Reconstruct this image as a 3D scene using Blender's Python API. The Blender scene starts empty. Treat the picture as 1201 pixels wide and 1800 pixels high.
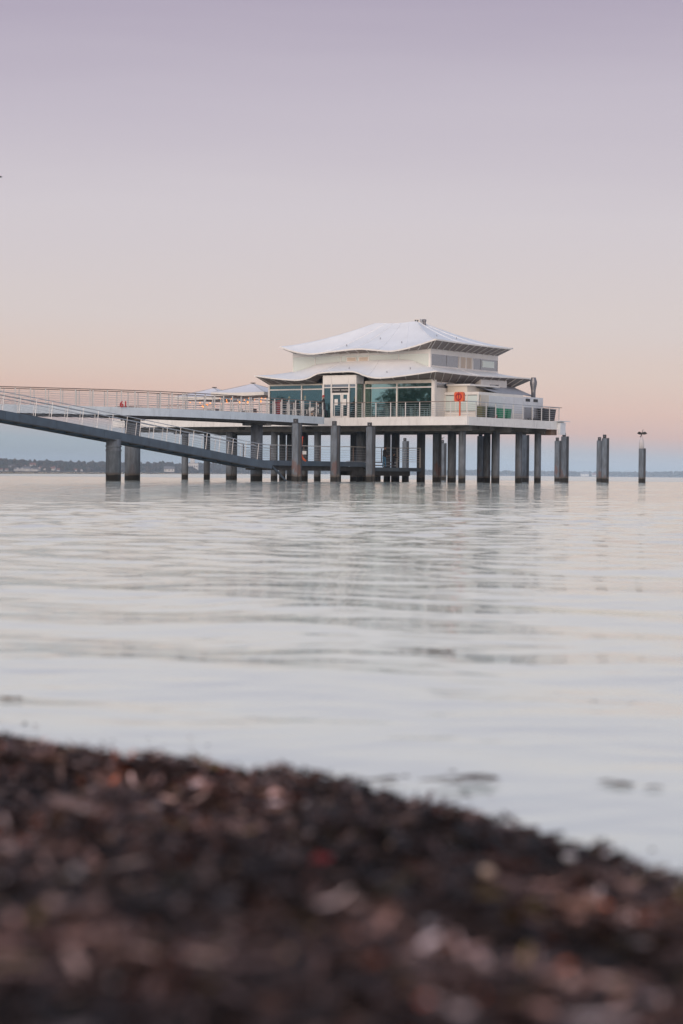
import bpy, bmesh, math, random
import numpy as np
from mathutils import Vector, Matrix

random.seed(7); RNG = np.random.default_rng(7)
S = bpy.context.scene
COL = S.collection
R = math.radians

# ------------------------------------------------------------------ camera
cam_d = bpy.data.cameras.new('camera'); cam = bpy.data.objects.new('camera', cam_d); COL.objects.link(cam)
cam_d.sensor_fit = 'VERTICAL'; cam_d.sensor_height = 36.0; cam_d.sensor_width = 24.0
cam_d.lens = 70.0
cam_d.clip_start = 0.05; cam_d.clip_end = 40000
cam_d.dof.use_dof = True; cam_d.dof.focus_distance = 158.0; cam_d.dof.aperture_fstop = 3.6
cam.matrix_world = Matrix.Translation((0, 0, .6)) @ Matrix.Rotation(R(90 - 1.089), 4, 'X') @ Matrix.Rotation(math.atan(.0092), 4, 'Z')
S.camera = cam

# ------------------------------------------------------------------ sky, sun, exposure
def lin(c):
    return tuple(((v / 255) / 12.92 if v / 255 <= .04045 else ((v / 255 + .055) / 1.055) ** 2.4) for v in c)
SUN_DIR = Vector((-.30, -.86, .40)).normalized()          # towards the afterglow, behind and left of the camera
W = bpy.data.worlds.new('World'); S.world = W; W.use_nodes = True
nt = W.node_tree; nt.nodes.clear()
def N(t, kind, **kw):
    n = t.nodes.new(kind)
    for k, v in kw.items(): setattr(n, k, v)
    return n
def mth(t, op, a, b=None, c=None):
    n = N(t, 'ShaderNodeMath', operation=op)
    for i, v in enumerate((a, b, c)):
        if v is None: continue
        if isinstance(v, (int, float)): n.inputs[i].default_value = v
        else: t.links.new(v, n.inputs[i])
    return n.outputs[0]
tc = N(nt, 'ShaderNodeTexCoord'); sx = N(nt, 'ShaderNodeSeparateXYZ'); nt.links.new(tc.outputs['Generated'], sx.inputs[0])
el = mth(nt, 'MULTIPLY', mth(nt, 'ARCSINE', sx.outputs['Z']), 180 / math.pi)          # elevation in degrees
near_h = mth(nt, 'SUBTRACT', 1.0, mth(nt, 'MINIMUM', mth(nt, 'DIVIDE', mth(nt, 'ABSOLUTE', el), 7.0), 1.0))
shift = mth(nt, 'MULTIPLY', mth(nt, 'MULTIPLY', sx.outputs['X'], near_h), 3.0)             # earth shadow stands higher to the left
wis = N(nt, 'ShaderNodeTexNoise'); wis.inputs['Scale'].default_value = 1.0; wis.inputs['Detail'].default_value = 4; nt.links.new(N(nt, 'ShaderNodeVectorMath', operation='MULTIPLY').outputs[0], wis.inputs['Vector'])
wv = wis.inputs['Vector'].links[0].from_node; nt.links.new(tc.outputs['Generated'], wv.inputs[0]); wv.inputs[1].default_value = (2.2, 2.2, 26)
wisp = mth(nt, 'MULTIPLY', mth(nt, 'SUBTRACT', wis.outputs['Fac'], .5), mth(nt, 'ADD', .5, mth(nt, 'MULTIPLY', mth(nt, 'MINIMUM', el, 12.0), .28)))
el2 = mth(nt, 'ADD', mth(nt, 'ADD', el, shift), wisp)
pos = mth(nt, 'POWER', mth(nt, 'DIVIDE', mth(nt, 'MAXIMUM', el2, 0.0), 90.0), .5)
ramp = N(nt, 'ShaderNodeValToRGB'); nt.links.new(pos, ramp.inputs[0])
SKY = [(0, (156, 174, 188)), (.55, (161, 177, 189)), (.95, (174, 177, 185)), (1.4, (207, 176, 169)), (2.1, (216, 185, 175)),
       (3.0, (214, 193, 186)), (4.6, (209, 197, 198)), (7.1, (203, 194, 202)), (10.3, (189, 179, 193)), (13.6, (170, 158, 178)), (19, (162, 162, 184)), (30, (155, 170, 194)), (90, (145, 165, 198))]
els = ramp.color_ramp.elements
while len(els) < len(SKY): els.new(.5)
for e, (d, c) in zip(els, SKY):
    e.position = (d / 90) ** .5; e.color = (*lin(c), 1)
bg = N(nt, 'ShaderNodeBackground'); nt.links.new(ramp.outputs[0], bg.inputs[0]); bg.inputs[1].default_value = 1.0
nish = N(nt, 'ShaderNodeTexSky', sky_type='NISHITA'); nish.sun_disc = False
nish.sun_elevation = R(3); nish.sun_rotation = math.atan2(SUN_DIR.x, SUN_DIR.y)
bg2 = N(nt, 'ShaderNodeBackground'); nt.links.new(nish.outputs[0], bg2.inputs[0]); bg2.inputs[1].default_value = .02
ad = N(nt, 'ShaderNodeAddShader'); nt.links.new(bg.outputs[0], ad.inputs[0]); nt.links.new(bg2.outputs[0], ad.inputs[1])
wo = N(nt, 'ShaderNodeOutputWorld'); nt.links.new(ad.outputs[0], wo.inputs[0])
sl = bpy.data.lights.new('sun', 'SUN'); sl.energy = 2.0; sl.angle = R(55); sl.color = (1, .80, .64)
so = bpy.data.objects.new('sun', sl); COL.objects.link(so); so.rotation_euler = (-SUN_DIR).to_track_quat('-Z', 'Y').to_euler()
S.view_settings.view_transform = 'Standard'; S.view_settings.look = 'None'; S.view_settings.gamma = 1; S.view_settings.exposure = 0
S.view_settings.use_curve_mapping = False
S.render.engine = 'CYCLES'; S.cycles.use_denoising = True
S.cycles.max_bounces = 6; S.cycles.volume_bounces = 1; S.cycles.transparent_max_bounces = 8
S.cycles.caustics_reflective = False; S.cycles.caustics_refractive = False

# ------------------------------------------------------------------ materials
def new_mat(name):
    m = bpy.data.materials.new(name); m.use_nodes = True; t = m.node_tree; t.nodes.clear()
    o = N(t, 'ShaderNodeOutputMaterial'); b = N(t, 'ShaderNodeBsdfPrincipled'); t.links.new(b.outputs[0], o.inputs[0])
    return m, t, b, o
def noise(t, scale, detail=4, vec=None, rough=.55):
    n = N(t, 'ShaderNodeTexNoise'); n.inputs['Scale'].default_value = scale; n.inputs['Detail'].default_value = detail; n.inputs['Roughness'].default_value = rough
    if vec is not None: t.links.new(vec, n.inputs['Vector'])
    return n.outputs['Fac']
def mixc(t, fac, a, b):
    n = N(t, 'ShaderNodeMix', data_type='RGBA')
    if isinstance(fac, (int, float)): n.inputs[0].default_value = fac
    else: t.links.new(fac, n.inputs[0])
    for i, v in ((6, a), (7, b)):
        if isinstance(v, tuple): n.inputs[i].default_value = (*v[:3], 1)
        else: t.links.new(v, n.inputs[i])
    return n.outputs[2]
def step(t, v, lo, hi):
    n = N(t, 'ShaderNodeMapRange', interpolation_type='SMOOTHSTEP'); t.links.new(v, n.inputs[0]); n.inputs[1].default_value = lo; n.inputs[2].default_value = hi
    return n.outputs[0]
def vmul(t, vec, k):
    n = N(t, 'ShaderNodeVectorMath', operation='MULTIPLY'); t.links.new(vec, n.inputs[0]); n.inputs[1].default_value = k
    return n.outputs[0]
def mat(name, col, rough=.55, var=.12, scale=2.5, bump=0, metal=0, dirt=None, dirt_amt=.3):
    m, t, b, o = new_mat(name)
    p = N(t, 'ShaderNodeNewGeometry').outputs['Position']
    c = mixc(t, step(t, noise(t, scale, 5, p), .3, .7), tuple(v * (1 - var) for v in col), tuple(min(1, v * (1 + var)) for v in col))
    if dirt:
        st = noise(t, 1.0, 5, vmul(t, p, (2.6, 2.6, .5)), .65)
        c = mixc(t, mth(t, 'MULTIPLY', step(t, st, .5, .75), dirt_amt), c, dirt)
    t.links.new(c, b.inputs['Base Color']); b.inputs['Roughness'].default_value = rough; b.inputs['Metallic'].default_value = metal
    if bump:
        bp = N(t, 'ShaderNodeBump'); bp.inputs['Strength'].default_value = bump; bp.inputs['Distance'].default_value = .02
        t.links.new(noise(t, scale * 8, 4, p), bp.inputs['Height']); t.links.new(bp.outputs[0], b.inputs['Normal'])
    return m
def pile_mat(name, col, rust=0.0, tide=.36):
    """concrete or steel standing in the sea: algae-black foot, brown tide line, streaks, rust"""
    m, t, b, o = new_mat(name)
    p = N(t, 'ShaderNodeNewGeometry').outputs['Position']; z = N(t, 'ShaderNodeSeparateXYZ'); t.links.new(p, z.inputs[0]); z = z.outputs['Z']
    c = mixc(t, step(t, noise(t, 1.3, 6, vmul(t, p, (3, 3, .8))), .35, .7), tuple(v * .72 for v in col), tuple(v * 1.15 for v in col))
    c = mixc(t, mth(t, 'MULTIPLY', step(t, noise(t, 1.0, 5, vmul(t, p, (6, 6, .4))), .52, .72), .55), c, (.06, .052, .048))
    if rust:
        low = mth(t, 'SUBTRACT', 1.0, step(t, z, .8, 3.0))
        rf = mth(t, 'MULTIPLY', step(t, mth(t, 'ADD', noise(t, .8, 5, vmul(t, p, (2, 2, .8))), mth(t, 'MULTIPLY', low, .13)), .66, .73), rust)
        c = mixc(t, rf, c, (.17, .06, .03))
    zz = mth(t, 'ADD', z, mth(t, 'MULTIPLY', mth(t, 'SUBTRACT', noise(t, 2.2, 5, p), .5), .28))
    c = mixc(t, mth(t, 'SUBTRACT', 1.0, step(t, zz, tide + .05, tide + .3)), c, (.11, .09, .075))
    c = mixc(t, mth(t, 'SUBTRACT', 1.0, step(t, zz, tide, tide + .07)), c, (.016, .014, .012))
    t.links.new(c, b.inputs['Base Color']); b.inputs['Roughness'].default_value = .7
    bp = N(t, 'ShaderNodeBump'); bp.inputs['Strength'].default_value = .35; bp.inputs['Distance'].default_value = .03
    t.links.new(noise(t, 9, 4, p), bp.inputs['Height']); t.links.new(bp.outputs[0], b.inputs['Normal'])
    return m
def glass(name, tint, body, refl, transp):
    """coated solar glass: tinted mirror over a dark body, partly see-through"""
    m, t, b, o = new_mat(name); t.nodes.remove(b)
    g = N(t, 'ShaderNodeBsdfGlossy'); g.inputs[0].default_value = (*tint, 1); g.inputs[1].default_value = .02
    p = N(t, 'ShaderNodeNewGeometry').outputs['Position']
    bp = N(t, 'ShaderNodeBump'); bp.inputs['Strength'].default_value = .03; bp.inputs['Distance'].default_value = .02
    t.links.new(noise(t, .8, 2, p), bp.inputs['Height']); t.links.new(bp.outputs[0], g.inputs['Normal'])
    d = N(t, 'ShaderNodeBsdfDiffuse'); d.inputs[0].default_value = (*body, 1)
    tr = N(t, 'ShaderNodeBsdfTransparent'); tr.inputs[0].default_value = (*[min(1, v * 1.2) for v in tint], 1)
    m1 = N(t, 'ShaderNodeMixShader'); m1.inputs[0].default_value = transp; t.links.new(d.outputs[0], m1.inputs[1]); t.links.new(tr.outputs[0], m1.inputs[2])
    lw = N(t, 'ShaderNodeFresnel'); lw.inputs[0].default_value = 1.5
    f = mth(t, 'MINIMUM', mth(t, 'ADD', lw.outputs[0], refl), 1.0)
    m2 = N(t, 'ShaderNodeMixShader'); t.links.new(f, m2.inputs[0]); t.links.new(m1.outputs[0], m2.inputs[1]); t.links.new(g.outputs[0], m2.inputs[2])
    t.links.new(m2.outputs[0], o.inputs[0])
    return m
def emit(name, col, k):
    m, t, b, o = new_mat(name); b.inputs['Base Color'].default_value = (*col, 1); b.inputs['Emission Color'].default_value = (*col, 1); b.inputs['Emission Strength'].default_value = k
    return m

M = {}
M['white'] = mat('white_paint', (.83, .80, .755), .45, .04, 1.2, dirt=(.5, .47, .43), dirt_amt=.25)
M['fascia'] = mat('fascia_white', (.78, .76, .73), .5, .05, .9, dirt=(.36, .34, .32), dirt_amt=.35)
M['cream'] = mat('cream_panel', (.68, .63, .55), .5, .05, 1.5)
M['membrane'] = mat('roof_membrane', (.86, .87, .88), .5, .035, .8, dirt=(.70, .69, .69), dirt_amt=.3)
M['soffit'] = mat('soffit_boards', (.20, .165, .15), .7, .15, 3)
M['rib'] = mat('rib_paint', (.55, .52, .49), .5, .06)
M['greysheet'] = mat('grey_roof_sheet', (.30, .30, .32), .5, .1, 3)
M['panelgrey'] = mat('pale_grey_panel', (.72, .74, .77), .45, .05, 1.4, dirt=(.4, .4, .41), dirt_amt=.3)
M['jetty'] = mat('jetty_blue_grey', (.66, .735, .79), .42, .06, 1.0, dirt=(.25, .28, .3), dirt_amt=.3)
M['steel'] = mat('ramp_steel', (.062, .092, .125), .42, .15, 1.6, dirt=(.05, .06, .07), dirt_amt=.5)
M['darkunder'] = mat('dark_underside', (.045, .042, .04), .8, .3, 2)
M['beam'] = mat('concrete_beam', (.12, .11, .10), .8, .25, 2, bump=.2)
M['deckwood'] = mat('deck_boards', (.25, .21, .18), .75, .2, 3)
M['rail_w'] = mat('rail_post_white', (.66, .64, .61), .4, .05)
M['rail_g'] = mat('rail_galvanised', (.42, .43, .45), .35, .1, metal=.4)
M['handrail'] = mat('handrail_wood', (.20, .145, .12), .5, .15, 4)
M['wire'] = mat('steel_wire', (.45, .46, .48), .35, .05, metal=.5)
M['concrete'] = pile_mat('pile_concrete', (.145, .165, .19), .12)
M['mooring'] = pile_mat('mooring_steel', (.15, .175, .205), .5)
M['mooringdark'] = pile_mat('mooring_steel_shaded', (.045, .05, .06), .4)  # darker copy of the mooring steel, pile's shaded side put into the colour
M['glass'] = glass('teal_glass', (.60, .82, .78), (.01, .06, .055), .62, .4)
M['glassin'] = glass('clear_dark_glass', (.50, .70, .74), (.012, .03, .03), .20, .6)
M['mint'] = glass('mint_glass', (.86, .95, .93), (.68, .76, .72), .12, .0)
M['greyglass'] = glass('grey_glass', (.58, .62, .68), (.12, .13, .15), .40, .0)
M['curtain'] = mat('tan_curtain', (.42, .33, .24), .8, .1, 6)
M['blind'] = mat('cream_blind', (.62, .52, .42), .7, .05, 4)
M['dark'] = mat('black_plastic', (.022, .022, .025), .5, .2)
M['darkred'] = mat('dark_red_board', (.20, .018, .02), .5, .1)
M['orange'] = mat('orange_plastic', (.72, .13, .045), .45, .08)
M['red'] = mat('red_paint', (.45, .02, .025), .45, .1)
M['g_bright'] = mat('green_bin', (.012, .27, .13), .4, .08)
M['g_dark'] = mat('dark_green_bin', (.02, .06, .055), .4, .1)
M['g_olive'] = mat('olive_bin', (.13, .13, .055), .5, .1)
M['inox'] = mat('stainless_duct', (.22, .22, .235), .45, .08, 3, metal=.8)
M['parasol'] = mat('parasol_cloth', (.74, .74, .78), .85, .03)
M['valance'] = mat('parasol_valance', (.76, .73, .68), .85, .03)
M['timber'] = mat('brown_timber', (.16, .10, .07), .7, .15, 4)
M['bulb'] = emit('warm_bulb', (1.0, .30, .06), 2.2)
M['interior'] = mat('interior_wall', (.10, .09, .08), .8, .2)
M['skin'] = mat('skin', (.50, .28, .20), .5, .05)
M['jeans'] = mat('blue_jeans', (.075, .21, .36), .8, .15, 8)
M['jacket'] = mat('dark_jacket', (.016, .015, .018), .7, .2, 8)
M['trousers'] = mat('dark_trousers', (.022, .02, .035), .8, .2, 8)
M['hair'] = mat('dark_hair', (.02, .014, .012), .6, .2)
M['hat'] = mat('red_hat', (.45, .05, .06), .8, .1)
M['greyfab'] = mat('grey_fabric', (.20, .18, .175), .9, .1)
M['tanfab'] = mat('tan_fabric', (.45, .32, .24), .9, .1)
M['feather'] = mat('black_feathers', (.014, .012, .012), .6, .2)
M['gull'] = mat('gull_grey', (.35, .35, .36), .7, .1)
M['guano'] = mat('white_guano', (.62, .58, .58), .9, .06, 3)
M['housewall'] = mat('render_white', (.72, .70, .66), .8, .05, .1)
M['houseroof'] = mat('roof_tile', (.26, .11, .08), .8, .2, .1)
M['greyroof'] = mat('roof_slate', (.16, .16, .17), .8, .2, .1)
M['hill'] = mat('coast_ground', (.055, .06, .045), .9, .3, .01)
M['bark'] = mat('bark', (.07, .05, .04), .9, .3, 2)
M['leaf'] = mat('leaves', (.05, .06, .025), .7, .4, .8)
def attr_mat(name, rough=.5, spec=.5):
    m, t, b, o = new_mat(name); a = N(t, 'ShaderNodeAttribute', attribute_name='Col'); t.links.new(a.outputs['Color'], b.inputs['Base Color'])
    b.inputs['Roughness'].default_value = rough; b.inputs['Specular IOR Level'].default_value = spec
    return m
M['wrack'] = attr_mat('dried_seaweed', .55, .22)
M['foliage_far'] = attr_mat('far_foliage', .9, .1)
M['wetweed'] = mat('wet_floating_weed', (.10, .075, .055), .4, .3, 30)
M['shell'] = mat('pale_shell', (.50, .47, .48), .35, .15, 40)

# ------------------------------------------------------------------ mesh helpers
class MB:
    def __init__(s, off=(0, 0, 0)): s.v = []; s.f = []; s.o = Vector(off)
    def add(s, vs, fs):
        k = len(s.v); s.v += [Vector(v) - s.o for v in vs]; s.f += [tuple(i + k for i in f) for f in fs]; return s
    def box(s, x0, x1, y0, y1, z0, z1):
        return s.add([(x0, y0, z0), (x1, y0, z0), (x1, y1, z0), (x0, y1, z0), (x0, y0, z1), (x1, y0, z1), (x1, y1, z1), (x0, y1, z1)],
                     [(0, 3, 2, 1), (4, 5, 6, 7), (0, 1, 5, 4), (1, 2, 6, 5), (2, 3, 7, 6), (3, 0, 4, 7)])
    def bar(s, p, q, w, h):
        p = Vector(p); q = Vector(q); d = (q - p).normalized(); u = Vector((0, 0, 1)) if abs(d.z) < .9 else Vector((0, 1, 0))
        a = d.cross(u).normalized() * w / 2; b = a.cross(d).normalized() * h / 2
        return s.add([p - a - b, p + a - b, p + a + b, p - a + b, q - a - b, q + a - b, q + a + b, q - a + b],
                     [(0, 1, 2, 3), (7, 6, 5, 4), (0, 4, 5, 1), (1, 5, 6, 2), (2, 6, 7, 3), (3, 7, 4, 0)])
    def tube(s, pts, r, n=6):
        pts = [Vector(p) for p in pts]; rs = r if isinstance(r, (list, tuple)) else [r] * len(pts); vs = []; fs = []
        for i, p in enumerate(pts):
            d = (pts[min(i + 1, len(pts) - 1)] - pts[max(i - 1, 0)]).normalized(); u = Vector((0, 0, 1)) if abs(d.z) < .9 else Vector((0, 1, 0))
            a = d.cross(u).normalized(); b = a.cross(d)
            for k in range(n):
                t = 2 * math.pi * k / n; vs.append(p + (a * math.cos(t) + b * math.sin(t)) * rs[i])
        for i in range(len(pts) - 1):
            for k in range(n): fs.append((i * n + k, i * n + (k + 1) % n, (i + 1) * n + (k + 1) % n, (i + 1) * n + k))
        fs.append(tuple(range(n))[::-1]); fs.append(tuple(range((len(pts) - 1) * n, len(pts) * n)))
        return s.add(vs, fs)
    def lathe(s, prof, n=16, c=(0, 0, 0)):
        return s.tube([(c[0], c[1], c[2] + z) for r, z in prof], [r for r, z in prof], n)
    def quadstrip(s, a, b):
        k = len(a); return s.add(list(a) + list(b), [(i, i + 1, k + i + 1, k + i) for i in range(k - 1)])
    def prism(s, poly, z0, z1):
        n = len(poly)
        return s.add([(x, y, z0) for x, y in poly] + [(x, y, z1) for x, y in poly], [tuple(range(n))[::-1], tuple(range(n, 2 * n))] + [(i, (i + 1) % n, n + (i + 1) % n, n + i) for i in range(n)])
    def mesh(s, name, m, smooth=False):
        me = bpy.data.meshes.new(name); me.from_pydata([tuple(v) for v in s.v], [], s.f); me.materials.append(M[m] if isinstance(m, str) else m)
        bm = bmesh.new(); bm.from_mesh(me); bmesh.ops.recalc_face_normals(bm, faces=bm.faces); bm.to_mesh(me); bm.free()
        if smooth: me.polygons.foreach_set('use_smooth', [True] * len(me.polygons))
        me.update(); return me
    def build(s, name, m, parent=None, smooth=False, loc=None):
        return place(name, s.mesh(name, m, smooth), parent, loc)
def place(name, me, parent=None, loc=None, rz=0, rot=None, scale=None):
    o = bpy.data.objects.new(name, me); COL.objects.link(o); o.parent = parent
    if loc is not None: o.location = loc
    if rz: o.rotation_euler = (0, 0, rz)
    if rot: o.rotation_euler = rot
    if scale: o.scale = scale
    return o
def tag(o, label=None, cat=None, group=None, kind=None):
    for k, v in (('label', label), ('category', cat), ('group', group), ('kind', kind)):
        if v: o[k] = v
    return o
def empty(name, loc, rz=0): return place(name, None, None, loc, rz)
def copy_tree(o, parent=None):
    c = o.copy(); COL.objects.link(c); c.parent = parent
    for ch in list(o.children): copy_tree(ch, c)
    return c
def np_mesh(name, verts, faces, m, cols=None):
    me = bpy.data.meshes.new(name); n = faces.shape[1]
    me.vertices.add(len(verts)); me.vertices.foreach_set('co', verts.astype(np.float32).ravel())
    me.loops.add(faces.size); me.loops.foreach_set('vertex_index', faces.astype(np.int32).ravel())
    me.polygons.add(len(faces)); me.polygons.foreach_set('loop_start', (np.arange(len(faces)) * n).astype(np.int32))
    if cols is not None:
        a = me.color_attributes.new('Col', 'FLOAT_COLOR', 'POINT'); a.data.foreach_set('color', np.c_[cols, np.ones(len(cols))].astype(np.float32).ravel())
    me.materials.append(M[m]); me.update(calc_edges=True); return me
def cr(xs, ys, x):
    """smooth curve through points"""
    xs = list(xs); ys = list(ys); n = len(xs); x = min(max(x, xs[0]), xs[-1]); i = 0
    while i < n - 2 and x > xs[i + 1]: i += 1
    def sl(k):
        if k in (0, n - 1): j = 0 if k == 0 else n - 2; return (ys[j + 1] - ys[j]) / (xs[j + 1] - xs[j])
        return (ys[k + 1] - ys[k - 1]) / (xs[k + 1] - xs[k - 1])
    h = xs[i + 1] - xs[i]; t = (x - xs[i]) / h
    return (2*t**3 - 3*t*t + 1) * ys[i] + (t**3 - 2*t*t + t) * h * sl(i) + (-2*t**3 + 3*t*t) * ys[i + 1] + (t**3 - t*t) * h * sl(i + 1)

TH = R(34); C0 = Vector((9.77, 155.5, 0))
def lw(x, y, z=0): return C0 + Vector((math.cos(TH), -math.sin(TH), 0)) * x + Vector((math.sin(TH), math.cos(TH), 0)) * y + Vector((0, 0, z))

def vnoise(x, y, seed=0):
    r = np.random.default_rng(seed); T = r.random((64, 64)); xi = np.floor(x).astype(int); yi = np.floor(y).astype(int); fx = x - xi; fy = y - yi
    fx = fx*fx*(3-2*fx); fy = fy*fy*(3-2*fy); g = lambda a, b: T[a % 64, b % 64]
    return g(xi, yi)*(1-fx)*(1-fy) + g(xi+1, yi)*fx*(1-fy) + g(xi, yi+1)*(1-fx)*fy + g(xi+1, yi+1)*fx*fy
# ------------------------------------------------------------------ water
def water_mat(nm, k):
    m, t, b, o = new_mat(nm); t.nodes.remove(b)
    p = N(t, 'ShaderNodeNewGeometry').outputs['Position']
    hh = mth(t, 'ADD', mth(t, 'MULTIPLY', noise(t, 4.0, 2, vmul(t, p, (.7, 1.2, 1)), .5), .004 * k), mth(t, 'MULTIPLY', noise(t, 1.1, 2, vmul(t, p, (.7, 1.2, 1)), .5), .006 * k))
    bp = N(t, 'ShaderNodeBump'); bp.inputs['Strength'].default_value = 1.0; bp.inputs['Distance'].default_value = 1.0; t.links.new(hh, bp.inputs['Height'])
    g = N(t, 'ShaderNodeBsdfGlossy'); g.inputs[0].default_value = (.985, 1, .95, 1); g.inputs[1].default_value = .07; t.links.new(bp.outputs[0], g.inputs['Normal'])
    d = N(t, 'ShaderNodeBsdfDiffuse'); d.inputs[0].default_value = (.88, .92, .83, 1)
    f = N(t, 'ShaderNodeFresnel'); f.inputs[0].default_value = 1.9; t.links.new(bp.outputs[0], f.inputs['Normal'])
    mx = N(t, 'ShaderNodeMixShader'); t.links.new(f.outputs[0], mx.inputs[0]); t.links.new(d.outputs[0], mx.inputs[1]); t.links.new(g.outputs[0], mx.inputs[2])
    t.links.new(mx.outputs[0], o.inputs[0]); return m
M['water'] = water_mat('sea_water', 2.2); M['water_far'] = water_mat('sea_water_open', 14.0)
def wave_mesh():
    """open water: real ripples out to 260 m (finer cells near the beach), flat sea beyond and around"""
    r = np.random.default_rng(77); rad = [0.0]
    while rad[-1] < 260: rad.append(rad[-1] + min(.36, .024 + .0042 * rad[-1]))
    rad = np.array(rad); ang = np.linspace(-.27, .27, 430); cell = np.gradient(rad)
    A, D0 = np.meshgrid(ang, rad + 16.0); X = D0 * np.sin(A); Y = D0 * np.cos(A) - 16.0; D = np.maximum(np.hypot(X, Y), 2.0); st = np.maximum(np.broadcast_to(cell[:, None], X.shape), D0 * (ang[1] - ang[0]))
    Z = np.zeros_like(X); calm = .55 + .45 * np.clip((D - 5) / 22, 0, 1)
    patch = .45 + 1.0 * vnoise(X / 9 + 40, Y / 21 + 40, 51)
    mid = np.interp(D, [4, 9, 16, 50, 90, 140], [1.5, 1.3, .6, .6, .9, 1.1]) * (.6 + .8 * vnoise(X / 2.6 + 9, Y / 6 + 9, 53))
    for i in range(46):
        lam = .30 * (5.0 / .30) ** (i / 45) * r.uniform(.9, 1.1); k = 2 * math.pi / lam; th = r.normal(0, .85) + .3; slope = WAVE * (2.0 if lam < 1.0 else .95 if lam < 2 else .5)
        fade = np.clip((lam / st - 2.2) / 2.5, 0, 1)
        Z += slope / k * np.sin(k * (X * math.sin(th) + Y * math.cos(th)) + r.uniform(0, 6.28)) * fade * (patch * np.clip((D - 3) / 22, .18, 1) if lam < 1.0 else mid)
    Z *= calm * np.clip((258 - D) / 40, 0, 1) * np.clip((.27 - np.abs(A)) / .02, 0, 1) * np.clip((D0 - 16.05) / 1.5, 0, 1)
    V = np.c_[X.ravel(), Y.ravel(), Z.ravel()]; idx = np.arange(len(V)).reshape(X.shape)
    F = np.c_[idx[:-1, :-1].ravel(), idx[:-1, 1:].ravel(), idx[1:, 1:].ravel(), idx[1:, :-1].ravel()]; nw = len(F)
    VV = [V]; FF = [F]; k = [len(V)]
    def border(edge, out):                                  # flat sea joined on to the rippled patch
        m = len(edge); VV.append(out); o = k[0] + np.arange(m); k[0] += m; FF.append(np.c_[edge[:-1], edge[1:], o[1:], o[:-1]])
    for edge, x in ((idx[:, 0], -3900.0), (idx[:, -1], 3900.0)): border(edge, np.c_[np.full(len(edge), x), V[edge, 1], np.zeros(len(edge))])
    for edge, y, yc in ((idx[0, :], -350.0, None), (idx[-1, :], 9300.0, None)):
        border(edge, np.c_[V[edge, 0], np.full(len(edge), y), np.zeros(len(edge))])
        for q, x in ((edge[0], -3900.0), (edge[-1], 3900.0)):
            VV.append(np.array([(x, V[q, 1], 0), (V[q, 0], y, 0), (x, y, 0)])); FF.append(np.array([[q, k[0], k[0] + 2, k[0] + 1]])); k[0] += 3
    return np.concatenate(VV), np.concatenate(FF), nw
WAVE = .0112
V, F, NW = wave_mesh(); me = np_mesh('water', V, F, 'water'); me.polygons.foreach_set('use_smooth', [True] * len(me.polygons))
me.materials.append(M['water_far']); me.polygons.foreach_set('material_index', (np.arange(len(me.polygons)) >= NW).astype(np.int32))
tag(place('water', me), kind='structure')

# ------------------------------------------------------------------ beach and wrack in the foreground
SHX = [-9, -4, -2, -.95, -.69, -.51, -.33, -.18, -.04, .10, .23, .33, .40, .46, .8, 2, 5, 9]
SHY = [7.6, 5.6, 4.75, 4.22, 4.06, 3.99, 3.82, 3.64, 3.54, 3.42, 3.25, 3.02, 2.88, 2.75, 2.5, 2.2, 1.7, 1.2]
def ground_z(x, y):
    d = (np.interp(x, SHX, SHY) + (vnoise(x*5, x*0 + 3.3, 8) - .5) * .13 + (vnoise(x*17, x*0 + 7.7, 8) - .5) * .06 - y) * .82
    base = np.where(d > 0, .083 * (1 - np.exp(-d / .10)) + .10 * d, .5 * d)
    lump = (vnoise(x*4, y*4, 1) - .5) * .05 * np.clip(d / .9, 0, 1) + (vnoise(x*10, y*10, 2) - .5) * .05 * np.clip(d / .7, .3, 1) + (vnoise(x*24, y*24, 3) - .5) * .028
    return np.minimum(base, .62 + 0*d) * np.where(y < .6, .8, 1) - .02 + lump * np.clip(d / .12 + .5, 0, 1)
gx = np.linspace(-7, 7, 561); gy = np.linspace(-3, 7.2, 411)
X, Y = np.meshgrid(gx, gy); Z = ground_z(X, Y)
V = np.c_[X.ravel(), Y.ravel(), Z.ravel()]; idx = np.arange(V.shape[0]).reshape(X.shape)
Fq = np.c_[idx[:-1, :-1].ravel(), idx[:-1, 1:].ravel(), idx[1:, 1:].ravel(), idx[1:, :-1].ravel()]
keep = V[Fq].mean(1)[:, 2] > -.15; Fq = Fq[keep]
M['beach'] = mat('dark_wet_wrack_bed', (.035, .016, .012), .8, .6, 30, bump=.5)
bo = place('beach', np_mesh('beach', V, Fq, 'beach')); tag(bo, kind='structure')
mb = MB(); mb.add([(-300, -340, .25), (300, -340, .25), (300, -60, .25), (8, -2.9, .2), (-8, -2.9, .2), (-300, 20, .25)], [(0, 1, 2, 3, 4, 5)])
M['sand'] = mat('pale_sand', (.33, .29, .23), .9, .12, 2, bump=.2)
tag(mb.build('sand_ground', 'sand'), kind='structure')
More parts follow.
